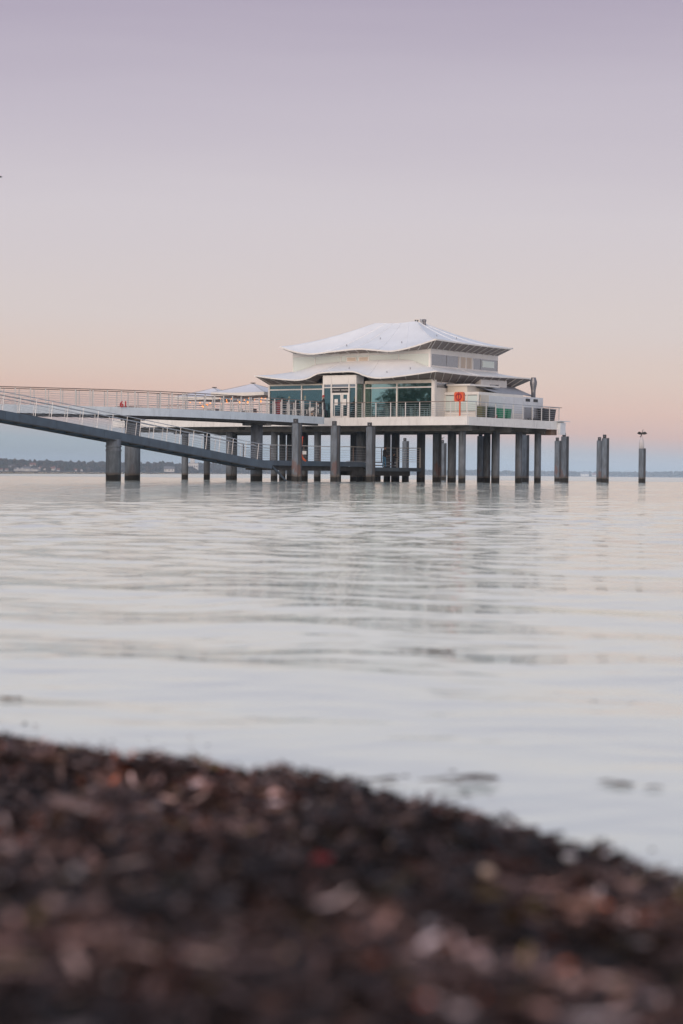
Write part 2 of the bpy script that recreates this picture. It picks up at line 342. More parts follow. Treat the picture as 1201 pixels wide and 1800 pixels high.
def scatter_wrack(n, x0, x1, y0, y1, lmin, lmax, wmin, wmax, pal, pw, seed, lift=.012):
    r = np.random.default_rng(seed)
    x = r.uniform(x0, x1, n); y = r.uniform(y0, y1, n); d = np.interp(x, SHX, SHY) - y; k = d > -.02 + .12 * (vnoise(x*7, y*7, 9) - .6); x = x[k]; y = y[k]; n = len(x)
    z = ground_z(x, y) + r.uniform(0, lift, n); L = r.uniform(lmin, lmax, n) * r.uniform(.6, 1, n); Wd = r.uniform(wmin, wmax, n); a = r.uniform(0, 6.283, n); tl = r.normal(0, .25, n); roll = r.normal(0, .6, n); curl = r.normal(0, .22, n)
    dx, dy = np.cos(a), np.sin(a); V = []
    for i, s_ in enumerate((-1, 0, 1)):
        cx = x + dx * L * .5 * s_; cy = y + dy * L * .5 * s_; cz = z + np.sin(tl) * L * .5 * s_ + (curl * L * .5 if s_ else 0)
        for q in (-1, 1):
            wv = Wd * .5 * q * (1 if s_ == 0 else .7)
            V.append(np.c_[cx - dy * wv * np.cos(roll), cy + dx * wv * np.cos(roll), cz + wv * np.sin(roll)])
    V = np.stack(V, 1).reshape(-1, 3); b = np.arange(n)[:, None] * 6
    F = np.concatenate([b + [0, 2, 3, 1], b + [2, 4, 5, 3]]); pick = r.choice(len(pal), n, p=pw)
    tone = (.22 + 2.0 * np.clip((.6 * vnoise(x*4.5, y*6, 12) + .4 * vnoise(x*9 + 5, y*10, 14) - .22) / .6, 0, 1) ** 2.0) * (.45 + 1.2 * vnoise(x*19, y*23, 13))
    c = np.array(pal)[pick] * r.uniform(.6, 1.4, (n, 1)) * tone[:, None]
    return V, F, np.repeat(c, 6, 0)
PAL = [(.026, .0125, .0095), (.064, .036, .030), (.155, .088, .075), (.32, .21, .185), (.23, .06, .025), (.13, .085, .03), (.55, .42, .40)]
parts = [scatter_wrack(70000, -1.5, 1.6, .9, 4.6, .012, .055, .003, .010, PAL, [.34, .30, .19, .085, .035, .035, .015], 21),
         scatter_wrack(90000, -3.8, 3.8, .3, 6, .010, .042, .0025, .008, PAL, [.34, .30, .19, .085, .035, .035, .015], 23),
         scatter_wrack(26000, -7, 7, -2.5, 7.2, .03, .075, .006, .016, PAL, [.34, .30, .19, .085, .035, .035, .015], 22)]
off = 0; VV = []; FF = []; CC = []
for v, f, c in parts: VV.append(v); FF.append(f + off); CC.append(c); off += len(v)
so_ = place('seaweed_wrack', np_mesh('seaweed_wrack', np.concatenate(VV), np.concatenate(FF), 'wrack', np.concatenate(CC)))
tag(so_, 'dark brown dried seaweed heaped along the waterline in the foreground', 'seaweed', kind='stuff')
r = np.random.default_rng(61); n = 1500; fx = r.uniform(-.9, 1.4, n); fd = r.exponential(.10, n); fy = np.interp(fx, SHX, SHY) + fd + .02; k = (vnoise(fx*5, fy*9, 62) > .42); fx = fx[k]; fy = fy[k]; n = len(fx)
fa = r.normal(0, .6, n); fl = r.uniform(.004, .018, n); fw = r.uniform(.0015, .004, n); dx, dy = np.cos(fa), np.sin(fa)
Vf = np.stack([np.c_[fx - dx*fl, fy - dy*fl, np.full(n, .004)], np.c_[fx + dy*fw, fy - dx*fw, np.full(n, .009)], np.c_[fx + dx*fl, fy + dy*fl, np.full(n, .004)], np.c_[fx - dy*fw, fy + dx*fw, np.full(n, .006)]], 1).reshape(-1, 3)
tag(place('floating_debris', np_mesh('floating_debris', Vf, np.arange(n * 4).reshape(-1, 4), 'wrack', np.repeat(np.array(PAL)[r.choice(4, n)] * 1.2, 4, 0))), 'brown weed crumbs afloat along the edge of the bank', 'seaweed', kind='stuff')
# pebbles and shell grit, uncountable
def blobs(n, x0, x1, y0, y1, rmin, rmax, seed, cols, water_side=False):
    r = np.random.default_rng(seed); x = r.uniform(x0, x1, n); y = r.uniform(y0, y1, n); d = np.interp(x, SHX, SHY) - y; k = d > .01; x = x[k]; y = y[k]; n = len(x)
    rad = rmin * (rmax / rmin) ** (r.random(n) ** 2.8); z = ground_z(x, y) + rad * .4 + .006
    th = np.arange(6) / 6 * 6.283; ring = np.c_[np.cos(th), np.sin(th), np.zeros(6)]
    base = np.concatenate([[[0, 0, .7]], ring * .75 + [0, 0, .4], ring - [0, 0, .15], [[0, 0, -.6]]])
    V = base[None] * rad[:, None, None] * r.uniform(.75, 1.3, (n, 14, 1)); a = r.uniform(0, 6.283, n); ca, sa = np.cos(a)[:, None], np.sin(a)[:, None]; st = r.uniform(.6, 1, (n, 1))
    vx = V[..., 0] * st; V = np.stack([vx * ca - V[..., 1] * sa, vx * sa + V[..., 1] * ca, V[..., 2]], 2) + np.stack([x, y, z], 1)[:, None]
    f = [(0, 1 + i, 1 + (i + 1) % 6) for i in range(6)] + [(1 + i, 7 + i, 7 + (i + 1) % 6) for i in range(6)] + [(1 + i, 7 + (i + 1) % 6, 1 + (i + 1) % 6) for i in range(6)] + [(13, 7 + (i + 1) % 6, 7 + i) for i in range(6)]
    F = (np.arange(n)[:, None, None] * 14 + np.array(f)[None]).reshape(-1, 3)
    c = np.array(cols)[r.choice(len(cols), n)] * r.uniform(.6, 1.3, (n, 1)); return V.reshape(-1, 3), F, np.repeat(c, 14, 0)
v, f, c = blobs(1300, -1.5, 1.6, .9, 4.4, .003, .0085, 31, [(.22, .17, .16), (.45, .40, .40), (.09, .06, .06), (.32, .21, .15), (.62, .56, .58), (.20, .11, .09)])
tag(place('shell_grit', np_mesh('shell_grit', v, f, 'wrack', c)), 'pale shell grit and pebbles strewn through the seaweed', 'shells', kind='stuff')

# ------------------------------------------------------------------ far coast
CPX = [-500, -200, 0, 40, 100, 200, 300, 400, 480, 600, 700, 800, 900, 1000, 1100, 1201, 1400, 1700]
CH = [21, 22, 23, 21, 19, 18, 19, 16.5, 14.5, 11, 10, 9.5, 9, 9, 9, 11, 12, 13]
CD = [4300, 4300, 4400, 4400, 4400, 4500, 4700, 5000, 5600, 6200, 6600, 7000, 7200, 7400, 7600, 7600, 7600, 7600]
def coast(px):
    D = np.interp(px, CPX, CD); return D * (px - 600.5) / 3500, D, np.interp(px, CPX, CH) * D / 3500
pxs = np.linspace(-500, 1700, 441); xs, ys, hs = coast(pxs); mb = MB(); rows = []
for k, (dy, fz) in enumerate(((0, -.1), (6, .06), (60, .35), (160, .62), (420, .60), (700, -.2))):
    rows.append([(x * (1 + dy / y), y + dy, max(-1.5, h * fz * (.85 + .3 * float(vnoise(np.array([p / 23.]), np.array([k * 3.1]), 5)[0])))) for x, y, h, p in zip(xs, ys, hs, pxs)])
for a, b in zip(rows[:-1], rows[1:]): mb.quadstrip(a, b)
tag(mb.build('hills', 'hill', smooth=True), kind='structure')
r = np.random.default_rng(41); n = 5200
p_ = r.uniform(-450, 1650, n); cx, cy, ch = coast(p_); dep = r.uniform(8, 190, n) ** 1.0
top = ch * np.interp(dep, [0, 60, 160, 200], [.12, .5, .78, .8]) * r.uniform(.85, 1.12, n); rad = r.uniform(3.2, 7.5, n) * np.clip(ch / 22, .4, 1)
th = np.arange(6) / 6 * 6.283
base = np.concatenate([[[0, 0, 1]], np.c_[np.cos(th) * .75, np.sin(th) * .75, np.full(6, .55)], np.c_[np.cos(th + .5), np.sin(th + .5), np.full(6, -.2)], [[0, 0, -1.3]]])
Vt = base[None] * rad[:, None, None] * r.uniform(.7, 1.3, (n, 14, 1)) + np.stack([cx * (1 + dep / cy), cy + dep, top], 1)[:, None]
ft = np.array([(0, 1 + i, 1 + (i + 1) % 6) for i in range(6)] + [(1 + i, 7 + i, 7 + (i + 1) % 6) for i in range(6)] + [(1 + i, 7 + (i + 1) % 6, 1 + (i + 1) % 6) for i in range(6)] + [(13, 7 + (i + 1) % 6, 7 + i) for i in range(6)])
Ft = (np.arange(n)[:, None, None] * 14 + ft[None]).reshape(-1, 3)
ct = np.array([(.05, .06, .03), (.08, .06, .03), (.035, .045, .03), (.10, .075, .045)])[r.choice(4, n)] * r.uniform(.4, .9, (n, 1))
tag(place('treeline', np_mesh('treeline', Vt.reshape(-1, 3), Ft, 'foliage_far', np.repeat(ct, 14, 0))), 'dark autumn woods along the distant coast', 'woods', kind='stuff')
def house_mesh(w, d, h, rh, wallm, roofm):
    a = MB().box(-w/2, w/2, -d/2, d/2, 0, h); a.add([(-w/2, -d/2, h), (-w/2, d/2, h), (-w/2, 0, h + rh - .3)], [(0, 1, 2)]); a.add([(w/2, -d/2, h), (w/2, d/2, h), (w/2, 0, h + rh - .3)], [(0, 2, 1)])
    b = MB(); e = .6
    for s_ in (-1, 1): b.add([(-w/2 - e, s_ * (d/2 + e), h - .3), (w/2 + e, s_ * (d/2 + e), h - .3), (w/2 + e, 0, h + rh), (-w/2 - e, 0, h + rh), (-w/2 - e, s_ * (d/2 + e), h - .7), (w/2 + e, s_ * (d/2 + e), h - .7), (w/2 + e, 0, h + rh - .4), (-w/2 - e, 0, h + rh - .4)], [(0, 1, 2, 3), (4, 7, 6, 5), (0, 4, 5, 1), (0, 3, 7, 4), (1, 5, 6, 2)])
    wn = MB().box(-.7, .7, -d/2 - .05, -d/2 + .02, h * .45, h * .8)
    return a.mesh('wall', wallm), b.mesh('roof', roofm), wn.mesh('window', 'dark'), w
HM = [house_mesh(13, 9, 5.2, 4, 'housewall', 'houseroof'), house_mesh(20, 11, 6.5, 4.5, 'housewall', 'greyroof'), house_mesh(9, 8, 5, 4.5, 'housewall', 'houseroof')]
def far_house(px, hm, dep, z, rz, label, group=None, nm='house', sc=1):
    x, y, h = coast(px); x, y, h = float(x), float(y), float(h)
    e = empty(nm, (x * (1 + dep / y), y + dep, z)); e.rotation_euler.z = rz; e.scale = (sc, sc, sc)
    wl, rf, wn, w = HM[hm]; place('wall', wl, e); place('roof', rf, e)
    for i in range(3): place('window', wn, e, (-w/2 + w * (i + .5) / 3, 0, 0))
    return tag(e, label, 'house', group)
hp = [(3, 2, 4, 1.5), (11, 0, 4, 1.2), (20, 1, 30, 7), (29, 1, 3, 1.2), (37, 1, 3, 1.4), (44, 0, 36, 9), (46, 1, 4, 1.2), (53, 1, 3, 1.3), (57, 0, 42, 11), (61, 1, 4, 1.2), (67, 0, 6, 2), (71, 0, 20, 5), (77, 0, 10, 3), (93, 0, 14, 3), (97, 0, 26, 6), (102, 2, 5, 1.5), (133, 2, 6, 2), (142, 0, 4, 1.4)]
ORD = 'first second third fourth fifth sixth seventh eighth ninth tenth eleventh twelfth thirteenth fourteenth fifteenth sixteenth seventeenth eighteenth'.split()
for i, (px, hm, dep, z) in enumerate(hp):
    far_house(px, hm, dep, z, random.uniform(-1.2, 1.2), ORD[i] + ' small white house from the left on the distant left shore', 'houses on the distant left shore', sc=random.uniform(.55, .95))
far_house(297, 1, 6, 2, .1, 'long pale house on the far shore between the jetty piles', sc=1.2)
far_house(1027, 1, 5, 1, 0, 'long low white building on the far coast beside the end piles', sc=1.5); far_house(1043, 0, 8, 2, .3, 'small white house on the far coast right of the low white building', sc=1.2)
x, y, h = [float(q) for q in coast(338)]; e = empty('tower_block', (x * 1.01, y + 50, 12))
MB().box(-14, 14, -8, 8, -6, 12).build('wall', 'housewall', e); MB().box(-5, 5, -6, 6, 12, 24).build('tower', 'housewall', e); MB().box(-15, 15, -9, 9, 11.8, 12.6).build('roof', 'greyroof', e)
w_ = MB().box(-1.2, 1.2, -8.1, -7.9, 3, 6).mesh('window', 'dark')
for i in range(5): place('window', w_, e, (-11 + i * 5.5, 0, 0))
tag(e, 'pale block with a squat tower on the distant shore between two piles', 'building')

# ------------------------------------------------------------------ haze
M['haze'] = bpy.data.materials.new('haze'); M['haze'].use_nodes = True; t = M['haze'].node_tree; t.nodes.clear()
o = N(t, 'ShaderNodeOutputMaterial'); pv = N(t, 'ShaderNodeVolumePrincipled'); pv.inputs['Color'].default_value = (.76, .88, 1.0, 1); pv.inputs['Density'].default_value = 1.05e-4
t.links.new(pv.outputs[0], o.inputs['Volume'])
tag(MB().box(-4000, 4000, -400, 9400, -2.5, 62).build('haze', 'haze'), kind='stuff')

# ------------------------------------------------------------------ pier platform
plat = empty('pier_platform', C0, -TH)
tag(plat, 'white edged pier platform on concrete piles carrying the tea house', 'pier')
FZ = 5.18
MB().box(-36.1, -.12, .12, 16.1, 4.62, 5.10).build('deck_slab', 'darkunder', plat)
me = MB().box(0, 36.18 / 12 - .01, -.003, .15, 4.53, 5.2).mesh('fascia_panel', 'fascia')
for i in range(12): place('fascia_panel', me, plat, (-36.2 + i * 36.18 / 12, 0, 0))
me = MB().box(-.13, .0, 0, 16.0 / 5 - .01, 4.527, 5.203).mesh('fascia_panel', 'fascia')
for i in range(5):
    place('fascia_panel', me, plat, (0, .151 + i * 16.0 / 5, 0)); place('fascia_panel', me, plat, (-36.08, .151 + i * 16.0 / 5, 0))
for y in np.arange(.2, 16.0, .155)[::1]: pass
me = MB().box(-35.9, -.2, 0, .98, 5.10, 5.175).mesh('deck_board', 'deckwood')
for i in range(16): place('deck_board', me, plat, (0, .16 + i * .99, 0))
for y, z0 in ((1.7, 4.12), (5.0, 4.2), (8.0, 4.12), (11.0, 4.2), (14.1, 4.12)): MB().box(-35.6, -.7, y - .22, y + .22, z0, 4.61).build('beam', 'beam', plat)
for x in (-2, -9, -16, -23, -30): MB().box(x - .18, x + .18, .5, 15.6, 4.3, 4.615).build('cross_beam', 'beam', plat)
pm = MB().lathe([(.29, -1.2), (.29, 4.2)], 14).mesh('pile', 'concrete', True); pm2 = MB().lathe([(.36, -1.2), (.36, 4.2)], 14).mesh('pile', 'concrete', True)
for x, y, big in ((-1.64, 2, 0), (-1.94, 8, 0), (-1.5, 11, 0), (-1.34, 14, 0), (-10.45, 10.05, 1), (-6.17, 8, 1), (-6.24, 14, 0), (-13.0, 10, 1), (-12.62, 8.1, 0), (-12.62, 3.9, 0), (-5.6, 14.2, 0), (-14.83, 8, 0), (-15.6, 2, 0), (-21.1, 8, 0), (-20.04, 2, 0), (-23.5, 8, 0), (-24.8, 2, 0), (-28.85, 8, 0), (-31.9, 8, 0), (-29.66, 2, 0), (-20, 14, 0), (-27, 14, 0)):
    place('pile', pm2 if big else pm, plat, (x, y, 0), random.random() * 6)
# service ledge at the back corner
led = MB().box(0.002, .25, 15.0, 15.95, 4.1, 5.1).build('service_box', 'panelgrey', plat); MB().box(-.3, .4, 14.7, 16.5, 5.205, 5.26).build('cover_plate', 'panelgrey', led)
MB().box(-1.3, -.2, 14.2, 15.2, 4.05, 4.52).build('bracket', 'timber', plat)
# railings of the platform
post_f = MB().box(-.035, .035, -.02, .02, FZ, 6.36).mesh('rail_post', 'rail_w'); post_s = MB().box(-.02, .02, -.05, .05, FZ, 6.36).mesh('rail_post', 'rail_w')
for x in (-12.65, -9.92, -8.6, -7.19, -5.79, -4.46, -3.03, -1.6, -.1): place('rail_post', post_f, plat, (x, .1, 0))
for x in np.arange(-36.0, -14.0, 1.45): place('rail_post', post_f, plat, (float(x), .1, 0))
ys_r = [1.5, 3.08, 4.6, 5.95, 7.5, 9.1, 10.7, 12.3, 13.7, 15.4]
for y in ys_r: place('rail_post', post_s, plat, (-.1, y, 0)); place('rail_post', post_s, plat, (-36.0, y, 0))
for x in np.arange(-36, 0, 1.8): place('rail_post', post_f, plat, (float(x), 15.9, 0))
MB().tube([(-12.7, .1, 6.39), (-.1, .1, 6.39)], .032).build('handrail', 'handrail', plat); MB().tube([(-.1, .1, 6.39), (-.1, 15.45, 6.39)], .034).build('handrail', 'rail_g', plat)
MB().tube([(-36, .1, 6.39), (-14, .1, 6.39)], .03).build('handrail', 'handrail', plat); MB().tube([(-36, 15.9, 6.39), (-.1, 15.9, 6.39)], .03).build('handrail', 'handrail', plat); MB().tube([(-36, .1, 6.39), (-36, 15.9, 6.39)], .03).build('handrail', 'handrail', plat)
for k in range(6):
    z = 5.34 + k * .17
    MB().tube([(-12.7, .1, z), (-.1, .1, z)], .011, 4).build('wire', 'wire', plat); MB().tube([(-.1, .1, z), (-.1, 15.4, z)], .011, 4).build('wire', 'wire', plat)
    MB().tube([(-36, .1, z), (-14, .1, z)], .010, 4).build('wire', 'wire', plat)

# ------------------------------------------------------------------ tea house
TB = (-12.5, 8.7, FZ)
tea = empty('tea_house', lw(*TB), -TH); tag(tea, 'white two storey tea house with curved pagoda roofs above the sea', 'restaurant building')
def T(): return MB(TB)
T().box(-20.55, -4.4, 2.05, 15.4, 5.18, 5.24).build('floor', 'deckwood', tea)
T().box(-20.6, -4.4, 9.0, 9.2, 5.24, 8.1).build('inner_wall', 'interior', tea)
T().box(-20.6, -20.45, 2.02, 15.4, 5.24, 8.25).build('wall', 'white', tea); T().box(-20.45, -4.45, 15.25, 15.4, 5.24, 8.25).build('wall', 'white', tea)
T().box(-4.45, -4.3, 2.0, 15.4, 5.24, 7.62).build('wall', 'white', tea)
# front glazing
bays = [(-20.6, -17.2, 'glassin'), (-17.2, -15.04, 'glassin'), (-10.9, -7.76, 'glass'), (-7.76, -4.36, 'glass')]
for a, b, g in bays:
    T().box(a + .06, b - .06, 1.93, 1.95, 5.3, 7.60).build('pane', g, tea); T().box(a + .06, b - .06, 1.93, 1.95, 7.70, 7.97).build('pane', g, tea)
for x, w in ((-20.56, .16), (-17.2, .10), (-15.04, .10), (-10.9, .12), (-7.76, .12)): T().box(x - w/2, x + w/2, 1.86, 2.0, 5.2, 7.98).build('mullion', 'white', tea)
T().box(-4.42, -4.12, 1.78, 2.08, 5.2, 8.3).build('corner_post', 'white', tea)
for a, b in ((-20.5, -15.0), (-10.85, -4.4)):
    T().box(a, b, 1.87, 1.99, 7.60, 7.70).build('transom', 'white', tea); T().box(a, b, 1.84, 2.02, 7.98, 8.10 if a < -12 else 8.24).build('head_beam', 'cream', tea); T().box(a, b, 1.88, 1.99, 5.2, 5.3).build('sill', 'white', tea)
T().box(-20.35, -19.85, 2.05, 2.2, 5.25, 7.6).build('curtain', 'curtain', tea); T().box(-19.72, -19.6, 2.05, 2.2, 5.25, 7.6).build('curtain', 'curtain', tea)
pm_ = MB().lathe([(.02, .25), (.10, .12), (.13, 0), (.02, -.02)], 10).mesh('pendant_lamp', 'bulb', True)
for x, y, z in ((-19.4, 3.2, 7.0), (-18.6, 4.4, 6.9), (-17.9, 3.4, 7.05), (-16.6, 4.6, 6.95), (-15.8, 3.2, 6.8), (-12.9, 3.5, 6.9)): place('pendant_lamp', pm_, tea, Vector((x, y, z)) - Vector(TB), scale=(.7, .7, .7))
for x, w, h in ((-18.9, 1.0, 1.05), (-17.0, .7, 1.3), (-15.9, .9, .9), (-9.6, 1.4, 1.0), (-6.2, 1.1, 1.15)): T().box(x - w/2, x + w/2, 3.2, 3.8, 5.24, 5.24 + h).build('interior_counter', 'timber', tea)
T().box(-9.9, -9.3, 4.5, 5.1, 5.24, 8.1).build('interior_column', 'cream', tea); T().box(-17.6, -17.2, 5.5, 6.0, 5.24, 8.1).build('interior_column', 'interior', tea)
# right flank above the annex
T().box(-4.40, -4.33, 2.1, 7.4, 7.62, 8.02).build('pane', 'greyglass', tea); T().box(-4.45, -4.31, 2.0, 7.4, 8.02, 8.12).build('head_beam', 'white', tea)
T().box(-4.46, -4.29, 7.42, 15.38, 7.62, 8.11).build('wall', 'white', tea)
for a, b in ((8.2, 9.7), (9.7, 11.2), (11.2, 12.6)): T().box(-4.28, -3.6, a + .02, b, 7.62, 8.62).build('wall_panel', 'white', tea)
T().box(-3.605, -3.57, 9.75, 11.15, 7.95, 8.18).build('window', 'greyglass', tea); T().box(-4.3, -4.22, 13.6, 15.2, 7.62, 8.3).build('window', 'greyglass', tea)
# entrance portal
por = T().box(-14.29, -14.19, .8, 1.9, 5.2, 8.7).build('portal', 'white', tea)
T().box(-11.07, -10.97, .83, 1.9, 8.0, 8.7).build('portal_side', 'panelgrey', por); T().box(-11.03, -11.0, .9, 1.85, 5.25, 7.96).build('pane', 'glassin', por); T().box(-14.18, -11.08, .9, 1.9, 8.6, 8.68).build('portal_top', 'white', por)
for a, b in ((-14.28, -13.42), (-13.40, -11.72), (-11.70, -10.98)): T().box(a, b, .77, .83, 8.02, 8.70).build('portal_panel', 'white', por)
for a, b in ((-14.18, -13.5), (-13.4, -11.75), (-11.65, -11.07)):
    T().box(a, b, .86, .88, 7.74, 7.96).build('pane', 'greyglass', por)
for a, b in ((-14.18, -13.5), (-11.65, -11.07)): T().box(a, b, .86, .88, 5.25, 7.66).build('pane', 'glassin', por)
T().box(-13.4, -11.75, .85, .88, 7.3, 7.66).build('sign_board', 'dark', por)
for x in (-13.45, -11.7): T().box(x - .05, x + .05, .78, .9, 5.2, 8.02).build('mullion', 'white', por)
for z in (7.70, 7.99): T().box(-14.28, -10.98, .785, .9, z - .035, z + .035).build('transom', 'white', por)
T().box(-14.285, -14.175, .775, .9, 5.2, 8.0).build('mullion', 'white', por); T().box(-11.06, -10.96, .775, .9, 5.2, 8.02).build('mullion', 'white', por)
for a, b in ((-13.39, -12.42), (-12.38, -11.76)):
    dr = MB(TB)
    for q in ((a, a + .12, 5.22, 7.26), (b - .12, b, 5.22, 7.26)): dr.box(q[0], q[1], .8, .87, q[2], q[3])
    dr.box(a + .12, b - .12, .8, .87, 7.1, 7.26); dr.box(a + .12, b - .12, .8, .87, 5.22, 5.36)
    dr = dr.build('door', 'white', tea)
    T().box(a + .12, b - .12, .83, .85, 5.36, 7.1).build('pane', 'glassin', dr); T().tube([(b - .06, .74, 6.0), (b - .06, .74, 6.5)], .015).build('handle', 'rail_g', dr)
    T().box((a + b)/2 - .22, (a + b)/2 + .1, .815, .825, 6.25, 6.75).build('notice', 'white', dr)
tc_ = bpy.data.curves.new('lettering', 'FONT'); tc_.body = 'RESTAURANT  WOLKENLOS'; tc_.size = .155; tc_.extrude = .006; tc_.align_x = 'CENTER'; tc_.materials.append(M['white'])
tx = bpy.data.objects.new('lettering', tc_); COL.objects.link(tx); tx.parent = por; tx.location = Vector((-12.58, .84, 7.43)) - Vector(TB); tx.rotation_euler = (R(90), 0, 0)

def to_mesh(o):
    dg = bpy.context.evaluated_depsgraph_get(); me = bpy.data.meshes.new_from_object(o.evaluated_get(dg)); n = place(o.name + '_sign', me, o.parent, o.location, rot=tuple(o.rotation_euler)); nm = o.name; bpy.data.objects.remove(o); n.name = nm; return n
tx = to_mesh(tx)
# roofs -----------------------------------------------------------
def ring(x0, x1, y0, y1, n=(44, 36)):
    """points round a rectangle: (side, fraction, x, y), front first, then right, back, left"""
    out = []
    for i in range(n[0]): out.append(('f', i / n[0], x0 + (x1 - x0) * i / n[0], y0))
    for i in range(n[1]): out.append(('r', i / n[1], x1, y0 + (y1 - y0) * i / n[1]))
    for i in range(n[0]): out.append(('b', i / n[0], x1 - (x1 - x0) * i / n[0], y1))
    for i in range(n[1]): out.append(('l', i / n[1], x0, y1 - (y1 - y0) * i / n[1]))
    return out
def roof(name, eave, zf, zr, inner, zi, shape, J, soff, zs, trim, mname):
    eo = ring(*eave); io = ring(*inner); so2 = ring(*soff); n = len(eo)
    def ez(k):
        s_, f, x, y = eo[k]
        if s_ == 'f': return zf(x)
        if s_ == 'b': return zf(x) if False else (zf(eave[0]) * (1 - abs(2*f-1)) * 0 + zf(eave[1]) + (zf(eave[0]) - zf(eave[1])) * f - .45 * math.sin(math.pi * f))
        return zr(f if s_ == 'r' else 1 - f) if s_ == 'r' else zf(eave[0]) - .15 * math.sin(math.pi * f)
    top = T(); rows = []
    for j in range(J + 1):
        w = j / J; row = []
        for k in range(n):
            x = eo[k][2] + (io[k][2] - eo[k][2]) * w; y = eo[k][3] + (io[k][3] - eo[k][3]) * w; a = ez(k); b = zi(*io[k])
            row.append((x, y, a + (b - a) * shape(w)))
        rows.append(row + row[:1])
    fs = []; vs = [p for row in rows for p in row[:-1]]
    for j in range(J):
        for k in range(n): fs.append((j*n + k, j*n + (k+1) % n, (j+1)*n + (k+1) % n, (j+1)*n + k))
    top.add(vs, fs); ro = top.build(name, mname, tea, True)
    st = T(); e0 = rows[0]
    up = e0; cx = (eave[0] + eave[1]) / 2; cy = (eave[2] + eave[3]) / 2
    outp = [(x + (.05 if x >= eave[1] - .01 else -.05 if x <= eave[0] + .01 else 0), y + (.05 if y >= eave[3] - .01 else -.05 if y <= eave[2] + .01 else 0), z) for x, y, z in e0]
    st.quadstrip([(x, y, z + .03) for x, y, z in outp], [(x, y, z - trim) for x, y, z in outp]); st.quadstrip([(x, y, z + .03) for x, y, z in outp], [(x, y, z + .004) for x, y, z in e0]); st.quadstrip([(x, y, z - trim) for x, y, z in outp], [(x, y, z - trim + .02) for x, y, z in e0])
    st.build('eave_trim', 'white', ro, True)
    sf = T(); inn = [(q[2], q[3], zs(*q)) for q in so2] ; inn += inn[:1]; lo = [(x, y, z - trim + .015) for x, y, z in e0]
    sf.quadstrip(lo, inn); sf.build('soffit', 'soffit', ro)
    for k in range(n):
        s_, f, _, _ = eo[k]
        if (s_ == 'f' and k % 3 == 1) or (s_ == 'r' and (k - 44) % 3 == 0):
            a = Vector(lo[k]); b = Vector(inn[k]); T().bar(a - Vector((0, 0, .03)), b - Vector((0, 0, .03)), .05, .07).build('rib', 'rib', ro)
    return ro, rows
uf = lambda x: cr([-19.71, -18.4, -16.6, -14.2, -11.64, -9.8, -8.42, -6.5, -4.33], [11.33, 10.93, 10.64, 10.79, 10.92, 10.76, 10.66, 10.95, 11.49], x)
ur = lambda f: 11.49 + (11.44 - 11.49) * f - .05 * math.sin(math.pi * f)
uro, urows = roof('upper_roof', (-19.71, -4.33, 2.2, 14.8), uf, ur, (-13.95, -9.85, 8.1, 8.9), lambda s_, f, x, y: 13.46 - .05 * math.cos((x + 11.9) * 1.5), lambda w: .25 * w + .75 * w ** 1.55, 16, (-19.2, -5.53, 3.4, 14.5), lambda s_, f, x, y: 10.84 if s_ != 'f' else 10.84 - .2 * math.sin(math.pi * f) ** .5, .09, 'membrane')
T().box(-13.95, -9.85, 8.1, 8.9, 13.36, 13.43).build('ridge_cap', 'membrane', uro)
lf = lambda x: cr([-21.05, -19, -16.7, -15.6, -14.5, -12.7, -11.0, -9.9, -8.67, -6, -3.26], [8.83, 8.56, 8.38, 8.50, 8.90, 8.97, 8.95, 8.60, 8.40, 8.56, 8.84], x)
lr = lambda f: cr([0, .4, 1], [8.84, 8.78, 8.95], f)
def liz(s_, f, x, y):
    if s_ == 'f': return cr([-19.2, -18, -16.5, -12, -7.7, -6.3, -5.53], [9.15, 9.45, 9.83, 10.0, 9.98, 9.55, 9.34], x)
    if s_ == 'r': return 9.35
    return 9.3
lzs = lambda s_, f, x, y: (8.08 + .22 * f + (.58 * max(0, min(1, (x + 15.9) / .9)) * max(0, min(1, (-10.1 - x) / .9)))) if s_ == 'f' else 8.2 if s_ != 'r' else 8.1
lro, lrows = roof('lower_roof', (-21.05, -3.26, .5, 16.2), lf, lr, (-19.2, -5.53, 3.4, 14.5), liz, lambda w: .55 * w + .45 * w ** 2, 8, (-20.6, -4.3, 1.95, 15.4), lzs, .08, 'membrane')
# seams on the upper roof
def seam(rows, k, ro):
    pts = [Vector(rw[k]) + Vector((0, 0, .02)) for rw in rows]; T().tube(pts, .03, 5).build('seam', 'membrane', ro)
for k in (11, 20, 28, 36, 44, 58, 70): seam(urows, k, uro)
for k in (16, 28, 44, 60): seam(lrows, k, lro)
hk = MB().box(-.03, .03, -.03, .03, 0, .16).mesh('roof_hook', 'rail_g')
for rw, k, j, ro in ((urows, 14, 5, uro), (urows, 24, 8, uro), (urows, 34, 6, uro), (urows, 50, 6, uro), (urows, 64, 6, uro), (lrows, 22, 3, lro), (lrows, 32, 3, lro), (lrows, 38, 4, lro)): place('roof_hook', hk, ro, Vector(rw[j][k]) - Vector(TB))
vb = T().box(-10.2, -9.65, 8.3, 8.8, 13.3, 13.72).build('roof_vent', 'white', uro); T().box(-10.1, -9.95, 8.28, 8.3, 13.5, 13.65).build('grille', 'dark', vb); T().box(-9.88, -9.75, 8.28, 8.3, 13.5, 13.65).build('grille', 'dark', vb)
T().lathe([(.14, 13.2), (.14, 13.5), (.18, 13.51), (.18, 13.66), (.05, 13.7)], 10, (-9.3, 8.5, 0)).build('flue', 'inox', uro)
